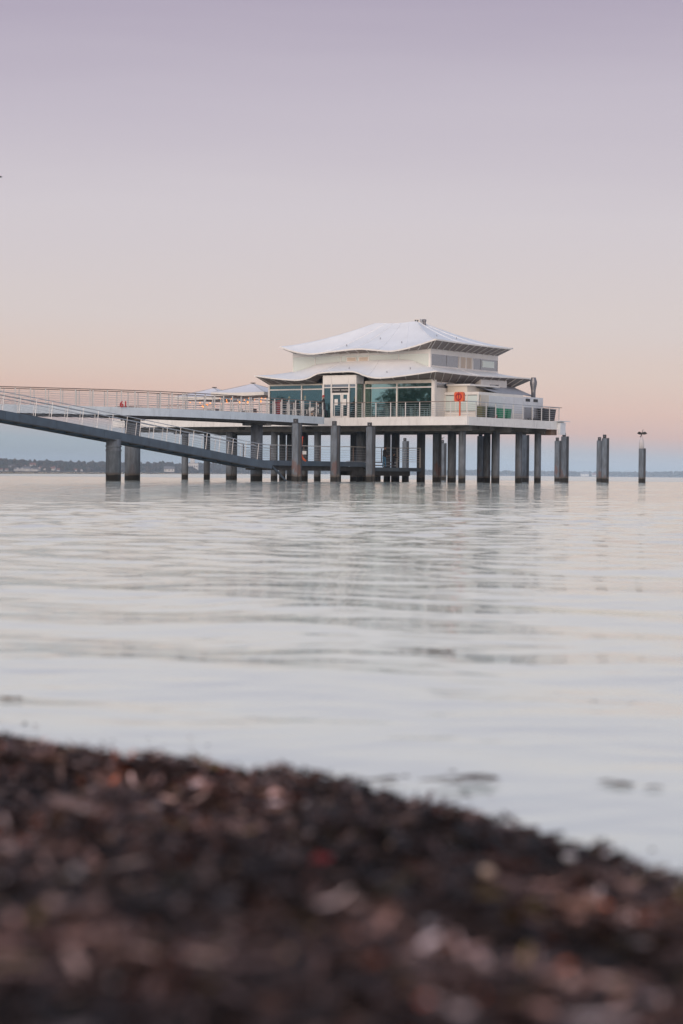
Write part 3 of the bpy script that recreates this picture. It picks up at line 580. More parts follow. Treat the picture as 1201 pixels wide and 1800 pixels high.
# upper storey
xs_ = [-19.2, -16.9, -14.3, -11.5, -8.6, -5.6]
T().box(-19.05, -5.7, 3.6, 14.3, 9.0, 9.1).build('upper_floor', 'white', tea); T().box(-18.9, -5.8, 9.0, 9.2, 9.1, 10.9).build('inner_wall', 'white', tea)
for a, b in zip(xs_[:-1], xs_[1:]):
    T().box(a + .03, b - .03, 3.44, 3.47, 9.0, 10.45).build('upper_pane', 'mint', tea)
for x in xs_: T().box(x - .03, x + .03, 3.40, 3.5, 9.0, 10.45).build('mullion', 'white', tea)
T().box(-19.2, -5.55, 3.38, 3.5, 10.45, 10.98).build('frieze', 'white', tea)
for a in (-13.7, -12.5): wf = T().box(a, a + 1.0, 3.37, 3.42, 9.95, 10.33).build('window_frame', 'white', tea); T().box(a + .08, a + .92, 3.355, 3.368, 10.0, 10.28).build('pane', 'blind', wf)
T().box(-19.2, -19.1, 3.5, 14.5, 9.0, 10.98).build('upper_wall', 'white', tea); T().box(-19.1, -5.6, 14.38, 14.5, 9.0, 10.98).build('upper_wall', 'white', tea)
T().box(-5.65, -5.55, 3.5, 14.5, 9.0, 9.5).build('upper_wall', 'white', tea); T().box(-5.65, -5.55, 3.5, 14.5, 10.42, 10.98).build('upper_wall', 'white', tea)
T().box(-5.68, -5.50, 3.36, 3.55, 9.0, 10.98).build('corner_post', 'white', tea)
for a, b, g in ((3.56, 6.0, 'greyglass'), (6.05, 7.9, 'greyglass'), (8.25, 9.1, 'blind'), (9.2, 10.0, 'blind'), (10.3, 11.6, 'greyglass'), (11.65, 14.45, 'greyglass')): T().box(-5.62, -5.59, a, b, 9.5, 10.42).build('window', g, tea)
for y in (7.98, 8.18, 9.12, 10.1, 10.25): T().box(-5.64, -5.54, y - .04, y + .06, 9.5, 10.42).build('mullion', 'white', tea)
for y in (6.02, 11.62, 14.47): T().box(-5.64, -5.57, y - .02, y + .03, 9.5, 10.42).build('mullion', 'greysheet', tea)
T().box(-5.588, -5.57, 11.9, 13.9, 9.75, 10.3).build('inner_pane', 'mint', tea)
T().box(-5.64, -5.53, 7.95, 10.3, 9.44, 9.5).build('sill', 'white', tea)
# service annex
an = T().box(-4.28, -1.09, 3.62, 10.9, 5.2, 5.72).build('annex', 'white', tea)
T().box(-4.28, -1.09, 3.6, 10.9, 7.05, 7.28).build('parapet', 'white', an); T().box(-1.2, -1.09, 3.9, 5.2, 5.72, 7.05).build('wall_panel', 'cream', an)
for a, b in ((5.22, 8.0), (8.02, 10.9)): T().box(-1.2, -1.085, a, b, 5.725, 7.05).build('wall_panel', 'panelgrey', an)
T().box(-4.25, -1.15, 4.4, 10.8, 5.72, 7.0).build('annex_core', 'cream', an)
for a, b in ((-4.25, -3.3), (-3.2, -2.25), (-2.15, -1.25)): T().box(a, b, 3.66, 3.69, 5.76, 7.0).build('annex_pane', 'mint', an)
for x in (-4.24, -3.25, -2.2, -1.17): T().box(x - .05, x + .05, 3.605, 3.73, 5.72, 7.05).build('mullion', 'white', an)
T().box(-4.2, -2.36, 3.9, 7.0, 7.285, 7.80).build('upper_block', 'cream', an)
T().box(-4.2, -2.0, 3.75, 8.6, 7.805, 7.93).build('canopy_slab', 'white', an)
sr = T(); sr.add([(-2.3, 5.2, 7.80), (-4.3, 5.2, 8.2), (-4.3, 14.5, 8.25), (-2.0, 14.5, 7.35), (-1.1, 10.9, 7.29), (-1.1, 6.5, 7.30)], [(0, 1, 2, 3, 4, 5)]); sr.add([(-2.3, 5.2, 7.72), (-4.3, 5.2, 8.12), (-4.3, 14.5, 8.17), (-2.0, 14.5, 7.27), (-1.1, 10.9, 7.285), (-1.1, 6.5, 7.285)], [(5, 4, 3, 2, 1, 0)]); sr.build('annex_roof', 'greysheet', an)
eb = T().box(-3.4, -1.1, 10.95, 14.4, 5.3, 7.17).build('plant_box', 'panelgrey', an)
for a in (11.35, 12.7): T().box(-1.11, -1.085, a, a + .75, 6.78, 7.02).build('vent_grille', 'dark', eb)
for a in (11.0, 12.7): T().box(-1.105, -1.07, a + .1, a + 1.5, 5.35, 6.3).build('louvre_panel', 'greysheet', eb)
T().lathe([(.19, 7.1), (.19, 7.75), (.22, 7.95), (.30, 8.35), (.30, 8.55), (.21, 8.82), (.21, 8.9)], 16, (-1.9, 14.15, 0)).build('exhaust_duct', 'inox', tea, True)

# ------------------------------------------------------------------ curved jetty
JX = [-60, -44, -32, -23.38, -15.55, -11.02, -5.73, -1.46]; JY = [119, 126.5, 131.8, 136, 140.1, 144.2, 152, 160.0]
ctl = [Vector((x, y)) for x, y in zip(JX, JY)]
def catmull(c, per=14):
    out = []
    for i in range(len(c) - 1):
        p0 = c[max(i - 1, 0)]; p1 = c[i]; p2 = c[i + 1]; p3 = c[min(i + 2, len(c) - 1)]
        for k in range(per):
            t = k / per; out.append(.5 * ((2 * p1) + (p2 - p0) * t + (2*p0 - 5*p1 + 4*p2 - p3) * t*t + (3*p1 - p0 - 3*p2 + p3) * t**3))
    return out + [c[-1]]
dense = catmull(ctl); cum = [0]
for a, b in zip(dense[:-1], dense[1:]): cum.append(cum[-1] + (b - a).length)
LJ = cum[-1]
def jp(s):
    s = min(max(s, 0), LJ); i = min(max(np.searchsorted(cum, s) - 1, 0), len(dense) - 2); return dense[i].lerp(dense[i + 1], (s - cum[i]) / max(1e-6, cum[i + 1] - cum[i]))
def jn(s):
    d = (jp(s + .4) - jp(s - .4)).normalized(); return Vector((-d.y, d.x))      # away from the camera
JB = (-15.5, 141.5, 0); jet = empty('jetty', JB); tag(jet, 'curved blue grey jetty footbridge leading from the left to the tea house', 'footbridge')
def J(): return MB(JB)
WJ = 2.7; NS = int(LJ / 3.0); ds = LJ / NS
def strip3(mb, s0, s1, o0, o1, z0, z1, n=4):
    for i in range(n):
        a, b = s0 + (s1 - s0) * i / n, s0 + (s1 - s0) * (i + 1) / n; q = []
        for s in (a, b):
            p = jp(s); nn = jn(s); q += [p + nn * o0, p + nn * o1]
        mb.add([(q[0].x, q[0].y, z0), (q[1].x, q[1].y, z0), (q[3].x, q[3].y, z0), (q[2].x, q[2].y, z0), (q[0].x, q[0].y, z1), (q[1].x, q[1].y, z1), (q[3].x, q[3].y, z1), (q[2].x, q[2].y, z1)],
               [(0, 3, 2, 1), (4, 5, 6, 7), (0, 1, 5, 4), (1, 2, 6, 5), (2, 3, 7, 6), (3, 0, 4, 7)])
    return mb
for i in range(NS):
    a, b = i * ds, (i + 1) * ds - .012
    strip3(J(), a, b, -.02, .06, 4.60, 5.17).build('fascia_panel', 'jetty', jet); strip3(J(), a, b, WJ - .06, WJ + .02, 4.60, 5.17).build('fascia_panel', 'jetty', jet)
    strip3(J(), a, b, .065, WJ - .065, 5.02, 5.12).build('deck_panel', 'deckwood', jet)
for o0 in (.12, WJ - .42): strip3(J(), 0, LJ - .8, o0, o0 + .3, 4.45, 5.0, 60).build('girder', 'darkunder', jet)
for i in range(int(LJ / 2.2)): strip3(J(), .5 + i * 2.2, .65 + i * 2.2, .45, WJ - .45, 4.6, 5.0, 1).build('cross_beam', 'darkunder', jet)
jpost = MB().box(-.03, .03, -.035, .035, 5.0, 6.34).mesh('rail_post', 'rail_w')
s = .4; k = 0
while s < LJ:
    for o0 in (.03, WJ - .03):
        p = jp(s) + jn(s) * o0; nn = jn(s); place('rail_post', jpost, jet, (p.x - JB[0], p.y - JB[1], 0), math.atan2(nn.y, nn.x) - math.pi / 2)
    k += 1; s += .22 if k % 8 == 0 else 1.08
SS = np.linspace(0, LJ, 110)
def jline(o0, z): return [(*(jp(s) + jn(s) * o0), z) for s in SS]
for o0 in (.03, WJ - .03):
    J().tube(jline(o0, 6.37), .035).build('handrail', 'handrail', jet)
    for q in range(6): J().tube(jline(o0, 5.32 + q * .16), .010, 4).build('wire', 'wire', jet)
for px_s, rad in ((-14.95, .56), (-6.55, .46), (-26.5, .56), (-40, .56)):
    s = min(np.linspace(0, LJ, 400), key=lambda q: abs((jp(q) + jn(q) * 1.3).x - px_s)); p = jp(s) + jn(s) * 1.3
    pl = J().lathe([(rad, -1.2), (rad, 4.32)], 20, (p.x, p.y, 0)).build('pile', 'concrete', jet, True); nn = jn(s)
    J().bar((p.x - nn.x * 1.1, p.y - nn.y * 1.1, 4.37), (p.x + nn.x * 1.1, p.y + nn.y * 1.1, 4.37), .7, .2).build('pile_cap', 'beam', pl)
# red number on the jetty edge
def text_obj(name, body, size, m, loc, rz, ext=.02):
    c = bpy.data.curves.new(name, 'FONT'); c.body = body; c.size = size; c.extrude = ext; c.align_x = 'CENTER'; c.materials.append(M[m])
    c.offset = .012
    o = bpy.data.objects.new(name, c); COL.objects.link(o); o.location = loc; o.rotation_euler = (R(90), 0, rz); return to_mesh(o)
tag(text_obj('number_sign', '61', .58, 'red', (-15.38, 140.02, 5.18), R(20), .03), 'red number 61 standing on the jetty edge', 'sign')

# ------------------------------------------------------------------ access ramp
RB = (-12, 141, 0); rmp = empty('access_ramp', RB); tag(rmp, 'sloping blue steel gangway ramp descending below the jetty', 'gangway')
def Q(): return MB(RB)
rc = [Vector((-26.8, 119.0, 5.17)), Vector((-21.66, 126.0, 4.47)), Vector((-15.43, 134.5, 3.36)), Vector((-10.94, 141.0, 2.52)), Vector((-6.75, 146.5, 1.72)), Vector((-5.2, 148.6, 1.52))]
rd = catmull(rc, 8); rcum = [0]
for a, b in zip(rd[:-1], rd[1:]): rcum.append(rcum[-1] + (b - a).length)
LR = rcum[-1]
def rp(s):
    s = min(max(s, 0), LR); i = min(max(np.searchsorted(rcum, s) - 1, 0), len(rd) - 2); return rd[i].lerp(rd[i + 1], (s - rcum[i]) / max(1e-6, rcum[i + 1] - rcum[i]))
RN = Vector((-.80, .60, 0)); WR = 1.8
def rstrip(s0, s1, o0, o1, dz0, dz1, n=3):
    mb = Q()
    for i in range(n):
        a, b = rp(s0 + (s1 - s0) * i / n), rp(s0 + (s1 - s0) * (i + 1) / n); q = [a + RN * o0, a + RN * o1, b + RN * o1, b + RN * o0]
        mb.add([v + Vector((0, 0, dz0)) for v in q] + [v + Vector((0, 0, dz1)) for v in q], [(0, 3, 2, 1), (4, 5, 6, 7), (0, 1, 5, 4), (1, 2, 6, 5), (2, 3, 7, 6), (3, 0, 4, 7)])
    return mb
nseg = 8
for i in range(nseg):
    a, b = LR * i / nseg, LR * (i + 1) / nseg - .015
    for o0 in (0, WR - .12): rstrip(a, b, o0, o0 + .12, -.56, 0).build('side_girder', 'steel', rmp); 
    rstrip(a, b, .125, WR - .125, -.2, -.12).build('deck_panel', 'steel', rmp)
    for o0 in (-.05, WR - .13): rstrip(a, b, o0, o0 + .18, -.60, -.565).build('flange', 'darkunder', rmp)
for i in range(int(LR / 1.6)): rstrip(.4 + i * 1.6, .52 + i * 1.6, .13, WR - .13, -.5, -.21, 1).build('cross_beam', 'darkunder', rmp)
rpost = MB().bar((0, 0, -.05), (.1, .12, 1.16), .04, .05).mesh('rail_post', 'rail_g')
for o0 in (.06, WR - .06):
    s = .3
    while s < LR - .3:
        p = rp(s) + RN * o0 - Vector(RB); place('rail_post', rpost, rmp, p); s += 1.45
    for dz, rr, m in ((1.17, .03, 'rail_g'), (.95, .02, 'rail_g')): Q().tube([rp(s) + RN * o0 + Vector((.1, .12, dz)) for s in np.linspace(0, LR, 40)], rr).build('handrail', m, rmp)
    for q in range(5): Q().tube([rp(s) + RN * o0 + Vector((.05, .06, .14 + q * .155)) for s in np.linspace(0, LR, 40)], .009, 4).build('wire', 'wire', rmp)
MB(RB).add([(-26.8, 118, 5.0), (-25.2, 119, 5.0), (-29.5, 131.8, 5.0), (-31.5, 131, 5.0), (-26.8, 118, 5.16), (-25.2, 119, 5.16), (-29.5, 131.8, 5.16), (-31.5, 131, 5.16)], [(0, 3, 2, 1), (4, 5, 6, 7), (0, 1, 5, 4), (1, 2, 6, 5), (2, 3, 7, 6), (3, 0, 4, 7)]).build('connecting_deck', 'steel', rmp)
pp = Vector((-15.5, 135.1, 0))
Q().lathe([(.52, -1.2), (.52, 2.0), (.55, 2.02), (.55, 2.12), (.51, 2.14), (.51, 2.28), (.55, 2.3), (.55, 2.4), (.51, 2.42), (.51, 2.82)], 20, pp).build('pile', 'concrete', rmp, True)
Q().lathe([(.5, -1.2), (.5, 3.6)], 20, (-24.6, 124, 0)).build('pile', 'concrete', rmp, True)

# ------------------------------------------------------------------ landing stage
LB = (-10.9, -4.0, 0); lan = empty('landing_stage', lw(*LB), -TH); tag(lan, 'low dark steel landing stage on the water under the platform', 'landing stage')
def L(): return MB(LB)
L().box(-12.2, -9.82, -13.2, .1, 1.50, 1.56).build('deck_panel', 'steel', lan)
for x in (-12.2, -9.8): L().box(x - .08, x + .08, -13.2, .2, 1.22, 1.60).build('edge_beam', 'steel', lan); L().box(x - .08, x + .08, 1.4, 9.0, .88, 1.18).build('edge_beam', 'steel', lan); L().bar((x, .1, 1.41), (x, 1.5, 1.03), .16, .36).build('stair_stringer', 'steel', lan)
L().box(-12.1, -9.9, 1.4, 9.0, 1.08, 1.14).build('deck_panel', 'steel', lan)
for i in range(3): L().box(-12.1, -9.9, .25 + i * .4, .6 + i * .4, 1.40 - i * .13, 1.44 - i * .13).build('stair_tread', 'rail_g', lan)
for x in (-11.8, -10.2): L().box(x - .2, x + .2, -12.8, .6, .85, 1.21).build('under_beam', 'darkunder', lan); L().box(x - .2, x + .2, -1.2, 7.6, .50, .875).build('under_beam', 'darkunder', lan)
for x, y in ((-11.3, -7.0), (-11.2, -1.5), (-10.7, 3.6), (-11.6, 4.6), (-10.9, 8.3)): L().lathe([(.3, -1.2), (.3, .95)], 14, (x, y, 0)).build('pile', 'concrete', lan, True)
for y in (-11.6,): L().bar((-9.9, y - .9, 1.3), (-9.9, y + 1.6, -.2), .1, .14).build('brace', 'steel', lan)
lp = MB().box(-.03, .03, -.03, .03, 0, 1.2).mesh('rail_post', 'handrail'); lp2 = MB().box(-.04, .04, -.04, .04, 0, 1.75).mesh('rail_post', 'rail_w')
for x in (-12.15,):
    for y in (-12.9, -11, -9.4, -7.2, -4.9, -2.6, -.3): place('rail_post', lp, lan, Vector((x, y, 1.58)) - Vector(LB))
    for y in (2.2, 4.2, 6.5): place('rail_post', lp, lan, Vector((x, y, 1.6)) - Vector(LB))
    L().tube([(x, -13.2, 2.82), (x, .2, 2.82), (x, 1.0, 2.86), (x, 9.0, 2.86)], .035).build('handrail', 'rail_w', lan)
    for q in range(5): L().tube([(x, -13.2, 1.75 + q * .2), (x, 9.0, 1.75 + q * .2)], .010, 4).build('wire', 'wire', lan)
    for z in (1.36, 1.62): L().box(x - .03, x + .03, 1.2, 9.0, z - .05, z + .05).build('kick_rail', 'rail_g', lan)
for x in (-12.15, -9.85): place('rail_post', lp2, lan, Vector((x, 8.95, 1.14)) - Vector(LB))
for q in range(6): L().tube([(-12.15, 8.95, 1.7 + q * .19), (-9.85, 8.95, 1.7 + q * .19)], .016, 4).build('wire', 'rail_w', lan)
L().tube([(-12.15, 8.95, 2.86), (-9.85, 8.95, 2.86)], .035).build('handrail', 'rail_w', lan)
# orange rescue pole and white notice beside the first mooring pile
op = Vector((-2.95, 151.9, 1.55)); ob = empty('rescue_post', op)
MB(op).tube([(-2.75, 151.9, 1.56), (-2.95, 151.9, 1.75), (-3.1, 151.9, 2.0), (-3.15, 151.9, 2.5), (-3.08, 151.9, 3.0), (-3.05, 151.9, 3.42)], .075, 8).build('post', 'orange', ob, True); MB(op).tube([(-3.08, 151.9, 3.1), (-3.0, 151.9, 3.45)], .06, 8).build('cap', 'red', ob)
MB(op).box(-3.02, -2.72, 151.82, 151.86, 2.08, 2.34).build('notice', 'white', ob)
tag(ob, 'curved orange rescue post with white notice behind a mooring pile on the landing', 'rescue post')

# ------------------------------------------------------------------ mooring piles
def mooring(px, py, top, label, guano=False):
    e = empty('mooring_pile', (px, py, 0), -TH * .35)
    prof = [(-.25, -.14), (-.19, -.2), (-.06, -.215), (.06, -.215), (.19, -.2), (.25, -.14), (.25, .22), (-.25, .22)]
    sh = top - .36 if not guano else top - 1.15
    MB().prism(prof, -1.2, sh).build('shaft', 'mooring', e)
    MB().box(.262, .44, -.12, .26, -1.2, sh + .02).build('flange', 'mooringdark', e); MB().box(-.27, -.256, -.12, .2, -1.2, sh - .01).build('weld_strip', 'mooringdark', e)  # right flange coloured dark to give the pile its shaded side
    if guano:
        MB().lathe([(.27, sh + .003), (.265, sh + .6), (.25, sh + .75), (.13, sh + 1.0), (.12, sh + 1.15)], 14, (0, 0, 0)).build('cap', 'guano', e, True)
    else:
        cp = MB().box(-.16, .16, -.14, .16, sh, top).build('cap', 'mooringdark', e); MB().lathe([(.022, -.012), (.022, .012)], 8).build('lifting_eye', 'guano', cp, loc=(0, -.15, sh + .2)).rotation_euler = (R(90), 0, 0)
    return tag(e, label, 'mooring pile', 'steel mooring piles')
for a in ((-3.51, 150, 4.74, 'tall steel mooring pile at the foot of the ramp, beside the orange rescue post'),
          (-.62, 155.5, 4.74, 'steel mooring pile in front of the platform corner where the jetty arrives'),
          (2.18, 158.7, 4.74, 'steel mooring pile in front of the landing steps, left of the man in jeans'),
          (7.96, 168.8, 4.42, 'steel mooring pile under the platform just right of the landing end rail'),
          (12.15, 175, 4.42, 'rust streaked mooring pile under the platform below the orange lifebuoy box'),
          (16.73, 183, 4.70, 'rusty mooring pile standing under the bins side of the platform'),
          (21.17, 190, 4.74, 'taller mooring pile of the pair just right of the platform end'),
          (25.95, 197, 4.75, 'taller mooring pile of the pair standing alone in open water'),
          (7.12, 226, 4.76, 'distant mooring pile seen behind the child on the landing'),
          (11.18, 222, 4.5, 'distant mooring pile with a gull on it behind the platform piles'),
          (23.07, 213.6, 4.74, 'shorter mooring pile of the pair just right of the platform end'),
          (26.99, 209, 4.73, 'shorter mooring pile of the pair standing alone in open water')): mooring(*a)
mooring(30.81, 205, 4.66, 'lone mooring pile with white crusted top carrying a cormorant', True)

# ------------------------------------------------------------------ terrace: parasols, lamps, furniture
def parasol(lx, ly, ztop, half, label):
    b = lw(lx, ly, FZ); e = empty('parasol', b, -TH + R(6)); h = ztop - FZ; ze = h - .85
    MB().box(-.4, .4, -.4, .4, 0, .12).build('base', 'dark', e); MB().tube([(0, 0, .1), (0, 0, h + .02)], .045, 8).build('pole', 'rail_g', e); MB().box(-.16, .16, -.16, .16, h, h + .06).build('finial', 'dark', e)
    cs = [(-half, -half), (half, -half), (half, half), (-half, half)]
    for i in range(4):
        a, c = cs[i], cs[(i + 1) % 4]; m_ = MB(); n = 6; rows = []
        for j in range(n + 1):
            w = j / n; z = ze + (h - ze) * (.7 * w + .3 * w * w) ; rows.append([(a[0] * (1 - w) + (c[0] - a[0]) * (1 - w) * q / 4, a[1] * (1 - w) + (c[1] - a[1]) * (1 - w) * q / 4, z - .06 * math.sin(math.pi * q / 4) * (1 - w)) for q in range(5)])
        for r0, r1 in zip(rows[:-1], rows[1:]): m_.quadstrip(r0, r1)
        cn = m_.build('canopy_panel', 'parasol', e, True)
        MB().quadstrip(rows[0], [(x * 1.005, y * 1.005, z - .28) for x, y, z in rows[0]]).build('valance', 'valance', cn); MB().tube([(a[0], a[1], ze - .02), (0, 0, h - .03)], .02, 5).build('rib', 'rail_g', e)
    bm_ = MB().lathe([(.01, -.06), (.04, -.04), (.05, 0), (.04, .04), (.01, .06)], 8).mesh('light_bulb', 'bulb', True)
    for k in range(9):
        t_ = k / 8 * 2 - 1; place('light_bulb', bm_, e, (t_ * half * .85, -half * .6 + random.uniform(-.2, .2), ze - .45 - .22 * random.random()))
    for k in range(4): place('light_bulb', bm_, e, (random.uniform(-1, 1) * half * .7, half * .3, ze - .6 - .3 * random.random()), scale=(1.5,) * 3)
    return tag(e, label, 'parasol', 'terrace parasols')
parasol(-31.12, 8, 8.27, 2.6, 'smaller looking white parasol farther left on the terrace above the jetty rail')
parasol(-24.56, 5, 8.42, 2.65, 'white parasol with warm lights close beside the tea house wall')
wb = empty('windbreak', lw(-33, 9.2, FZ), -TH)
MB().box(-2.6, 2.2, -.06, .06, 2.05, 2.25).build('top_beam', 'timber', wb); wp = MB().box(-.05, .05, -.05, .05, 0, 2.05).mesh('post', 'timber')
for x in (-2.4, -.2, 2.0): place('post', wp, wb, (x, 0, 0))
for a in (-2.3, -.1): MB().box(a, a + 2.0, -.012, .012, .1, 1.2).build('pane', 'mint', wb)
tag(wb, 'brown timber windbreak frame at the far end of the terrace', 'windbreak')
def table(lx, ly, label, grp='terrace tables'):
    e = empty('cafe_table', lw(lx, ly, FZ), -TH + random.uniform(-.1, .1)); MB().box(-.6, .6, -.4, .4, .70, .745).build('tabletop', 'rail_w', e); lg = MB().box(-.035, .035, -.035, .035, 0, .70).mesh('leg', 'rail_w')
    for x in (-.53, .53):
        for y in (-.33, .33): place('leg', lg, e, (x, y, 0))
    return tag(e, label, 'table', grp)
def chair(lx, ly, rz, label, m='rail_w', grp='terrace chairs'):
    e = empty('cafe_chair', lw(lx, ly, FZ), -TH + rz); MB().box(-.24, .24, -.24, .24, .43, .47).build('seat', m, e)
    bk = MB().box(-.24, .24, .2, .24, .62, .92).build('backrest', m, e)
    lg = MB().box(-.02, .02, -.02, .02, 0, .43).mesh('leg', m); lg2 = MB().box(-.02, .02, -.02, .02, 0, .93).mesh('leg', m)
    for x in (-.21, .21): place('leg', lg, e, (x, -.21, 0)); place('leg', lg2, e, (x, .235, 0))
    return tag(e, label, 'chair', grp)
chair(-19.1, 1.15, 2.6, 'white terrace chair beside the dark red board', grp='chairs outside the tea house')
for x, w_ in ((-17.9, 'nearer the dark red board'), (-16.4, 'nearer the buggy')): table(x, 1.1, 'white terrace table outside the left windows, ' + w_, 'tables outside the tea house')
for i, (x, w_) in enumerate(((-18.6, 'right of the dark red board'), (-17.1, 'between the two white tables'), (-15.6, 'beside the buggy'))): chair(x, 1.2, 1.4 + i, 'white terrace chair outside the left windows, ' + w_, grp='chairs outside the tea house')
for i, x in enumerate((-33, -30.2, -27.6, -25.0, -22.6)): table(x, 1.6, ORD[i] + ' white terrace table from the left end of the terrace railing')
for i, x in enumerate((-34, -32, -31.2, -29.2, -28.7, -26.6, -26.1, -24.0, -23.5, -21.6)): chair(x, 1.6, 1.57 * (1 if i % 2 else -1), ORD[i] + (' terrace chair' if i % 3 else ' brown timber terrace chair') + ' from the left end of the terrace railing', 'rail_w' if i % 3 else 'timber')
e = empty('menu_board', lw(-18.6, .75, FZ), -TH); MB().box(-.27, .27, -.03, .03, .05, 1.55).build('panel', 'darkred', e); MB().box(-.5, -.36, -.03, .03, .05, 1.5).build('side_panel', 'darkred', e); MB().box(-.52, .29, -.05, .05, 0, .05).build('foot', 'dark', e)
tag(e, 'dark red upright menu board outside the left windows', 'menu board')

# ------------------------------------------------------------------ lifebuoy box
e = empty('lifebuoy_station', lw(-.66, -.08, 4.9), -TH)
MB().box(-.05, .05, -.04, .04, .35, 2.1).build('post', 'orange', e)
hs = MB(); prof = [(.44 * math.cos(a) if abs(math.cos(a)) < .93 else .44 * math.copysign(1, math.cos(a)) * .97, .38 * math.sin(a)) for a in np.linspace(0, 2 * math.pi, 21)[:-1]]
prof = [(max(-.41, min(.41, 1.25 * x)), max(-.37, min(.37, 1.3 * z))) for x, z in prof]
hs.add([(x, -.2, 1.83 + z) for x, z in prof] + [(x, .08, 1.83 + z) for x, z in prof], [tuple(range(20)), tuple(range(20, 40))[::-1]] + [(i, (i + 1) % 20, 20 + (i + 1) % 20, 20 + i) for i in range(20)]); bx = hs.build('housing', 'orange', e)
tr = MB(); tr.tube([(.24 * math.cos(a), -.22, 1.83 + .24 * math.sin(a)) for a in np.linspace(0, 2 * math.pi, 25)], .06, 6); tr.build('ring', 'red', bx, True); MB().box(-.025, .025, -.235, -.2, 1.5, 2.18).build('strap', 'darkred', bx)
tag(e, 'orange lifebuoy box on an orange post at the platform corner', 'lifebuoy station')

# ------------------------------------------------------------------ bins
def bin_(ly, m, w, d, h, label, lx=-.62):
    e = empty('waste_bin', lw(lx, ly, FZ), -TH)
    b = MB(); b.add([(-d*.4, -w*.42, .07), (d*.4, -w*.42, .07), (d*.4, w*.42, .07), (-d*.4, w*.42, .07), (-d/2, -w/2, h), (d/2, -w/2, h), (d/2, w/2, h), (-d/2, w/2, h)], [(0, 3, 2, 1), (4, 5, 6, 7), (0, 1, 5, 4), (1, 2, 6, 5), (2, 3, 7, 6), (3, 0, 4, 7)]); b.build('body', m, e)
    li = MB(); li.add([(-d*.52, -w*.53, h), (d*.54, -w*.53, h), (d*.54, w*.53, h), (-d*.52, w*.53, h), (-d*.52, -w*.5, h + .09), (d*.5, -w*.5, h + .04), (d*.5, w*.5, h + .04), (-d*.52, w*.5, h + .09)], [(0, 3, 2, 1), (4, 5, 6, 7), (0, 1, 5, 4), (1, 2, 6, 5), (2, 3, 7, 6), (3, 0, 4, 7)]); li = li.build('lid', m, e); MB().tube([(-d*.6, -w*.35, h - .02), (-d*.6, w*.35, h - .02)], .02).build('handle', 'dark', li)
    for s_ in (-1, 1): MB().tube([(-d*.42, s_ * w*.44, .1), (-d*.42, s_ * w*.38, .1)], .1, 10).build('wheel', 'dark', e)
    return tag(e, label, 'waste bin', 'bins along the side railing')
bin_(3.3, 'g_olive', .85, .6, .88, 'olive waste bin nearest the annex corner behind the side railing')
bin_(4.5, 'g_dark', .95, .62, .88, 'dark green waste bin between the olive and the bright green bins')
bin_(6.15, 'g_bright', 1.2, .65, .78, 'wider bright green waste bin behind the side railing')
bin_(7.3, 'g_bright', .62, .6, .78, 'narrower bright green waste bin next to the wide green one')
bin_(14.2, 'dark', 1.9, .75, 1.02, 'large black wheeled container at the back corner of the platform')
e = empty('red_crate', lw(-.6, 5.25, FZ), -TH); MB().box(-.2, .2, -.12, .12, 0, .25).build('body', 'red', e); MB().box(-.21, .21, -.13, .13, .25, .3).build('rim', 'white', e); tag(e, 'small red and white crate squeezed between the green bins', 'crate')
for y, lab in ((11.6, 'low black trolley under the plant box nearer the green bins'), (12.6, 'low black trolley beside the large black container')):
    e = empty('hand_trolley', lw(-.6, y, FZ), -TH); MB().box(-.25, .25, -.42, .42, .16, .22).build('platform', 'dark', e); MB().tube([(-.2, .4, .2), (-.2, .42, .85), (.2, .42, .85), (.2, .4, .2)], .018).build('handle', 'dark', e)
    for a in (-.2, .2):
        for b in (-.3, .3): MB().tube([(a - .02, b, .08), (a + .02, b, .08)], .075, 8).build('wheel', 'dark', e)
    tag(e, lab, 'trolley', 'trolleys by the plant box')

# ------------------------------------------------------------------ people
def skin_body(name, verts, edges, mats, pick, root=0, sub=1):
    me = bpy.data.meshes.new(name); me.from_pydata([v[:3] for v in verts], edges, []); o = bpy.data.objects.new(name, me); COL.objects.link(o)
    sk = o.modifiers.new('skin', 'SKIN'); sk.use_smooth_shade = True
    for i, v in enumerate(verts): me.skin_vertices[0].data[i].radius = (v[3], v[4] if len(v) > 4 else v[3])
    me.skin_vertices[0].data[root].use_root = True
    ss = o.modifiers.new('sub', 'SUBSURF'); ss.levels = sub; ss.render_levels = sub
    dg = bpy.context.evaluated_depsgraph_get(); m2 = bpy.data.meshes.new_from_object(o.evaluated_get(dg)); bpy.data.objects.remove(o); bpy.data.meshes.remove(me)
    m2.materials.clear()
    for q in mats: m2.materials.append(M[q])
    for p in m2.polygons: p.material_index = pick(p.center); p.use_smooth = True
    m2.name = name; return m2
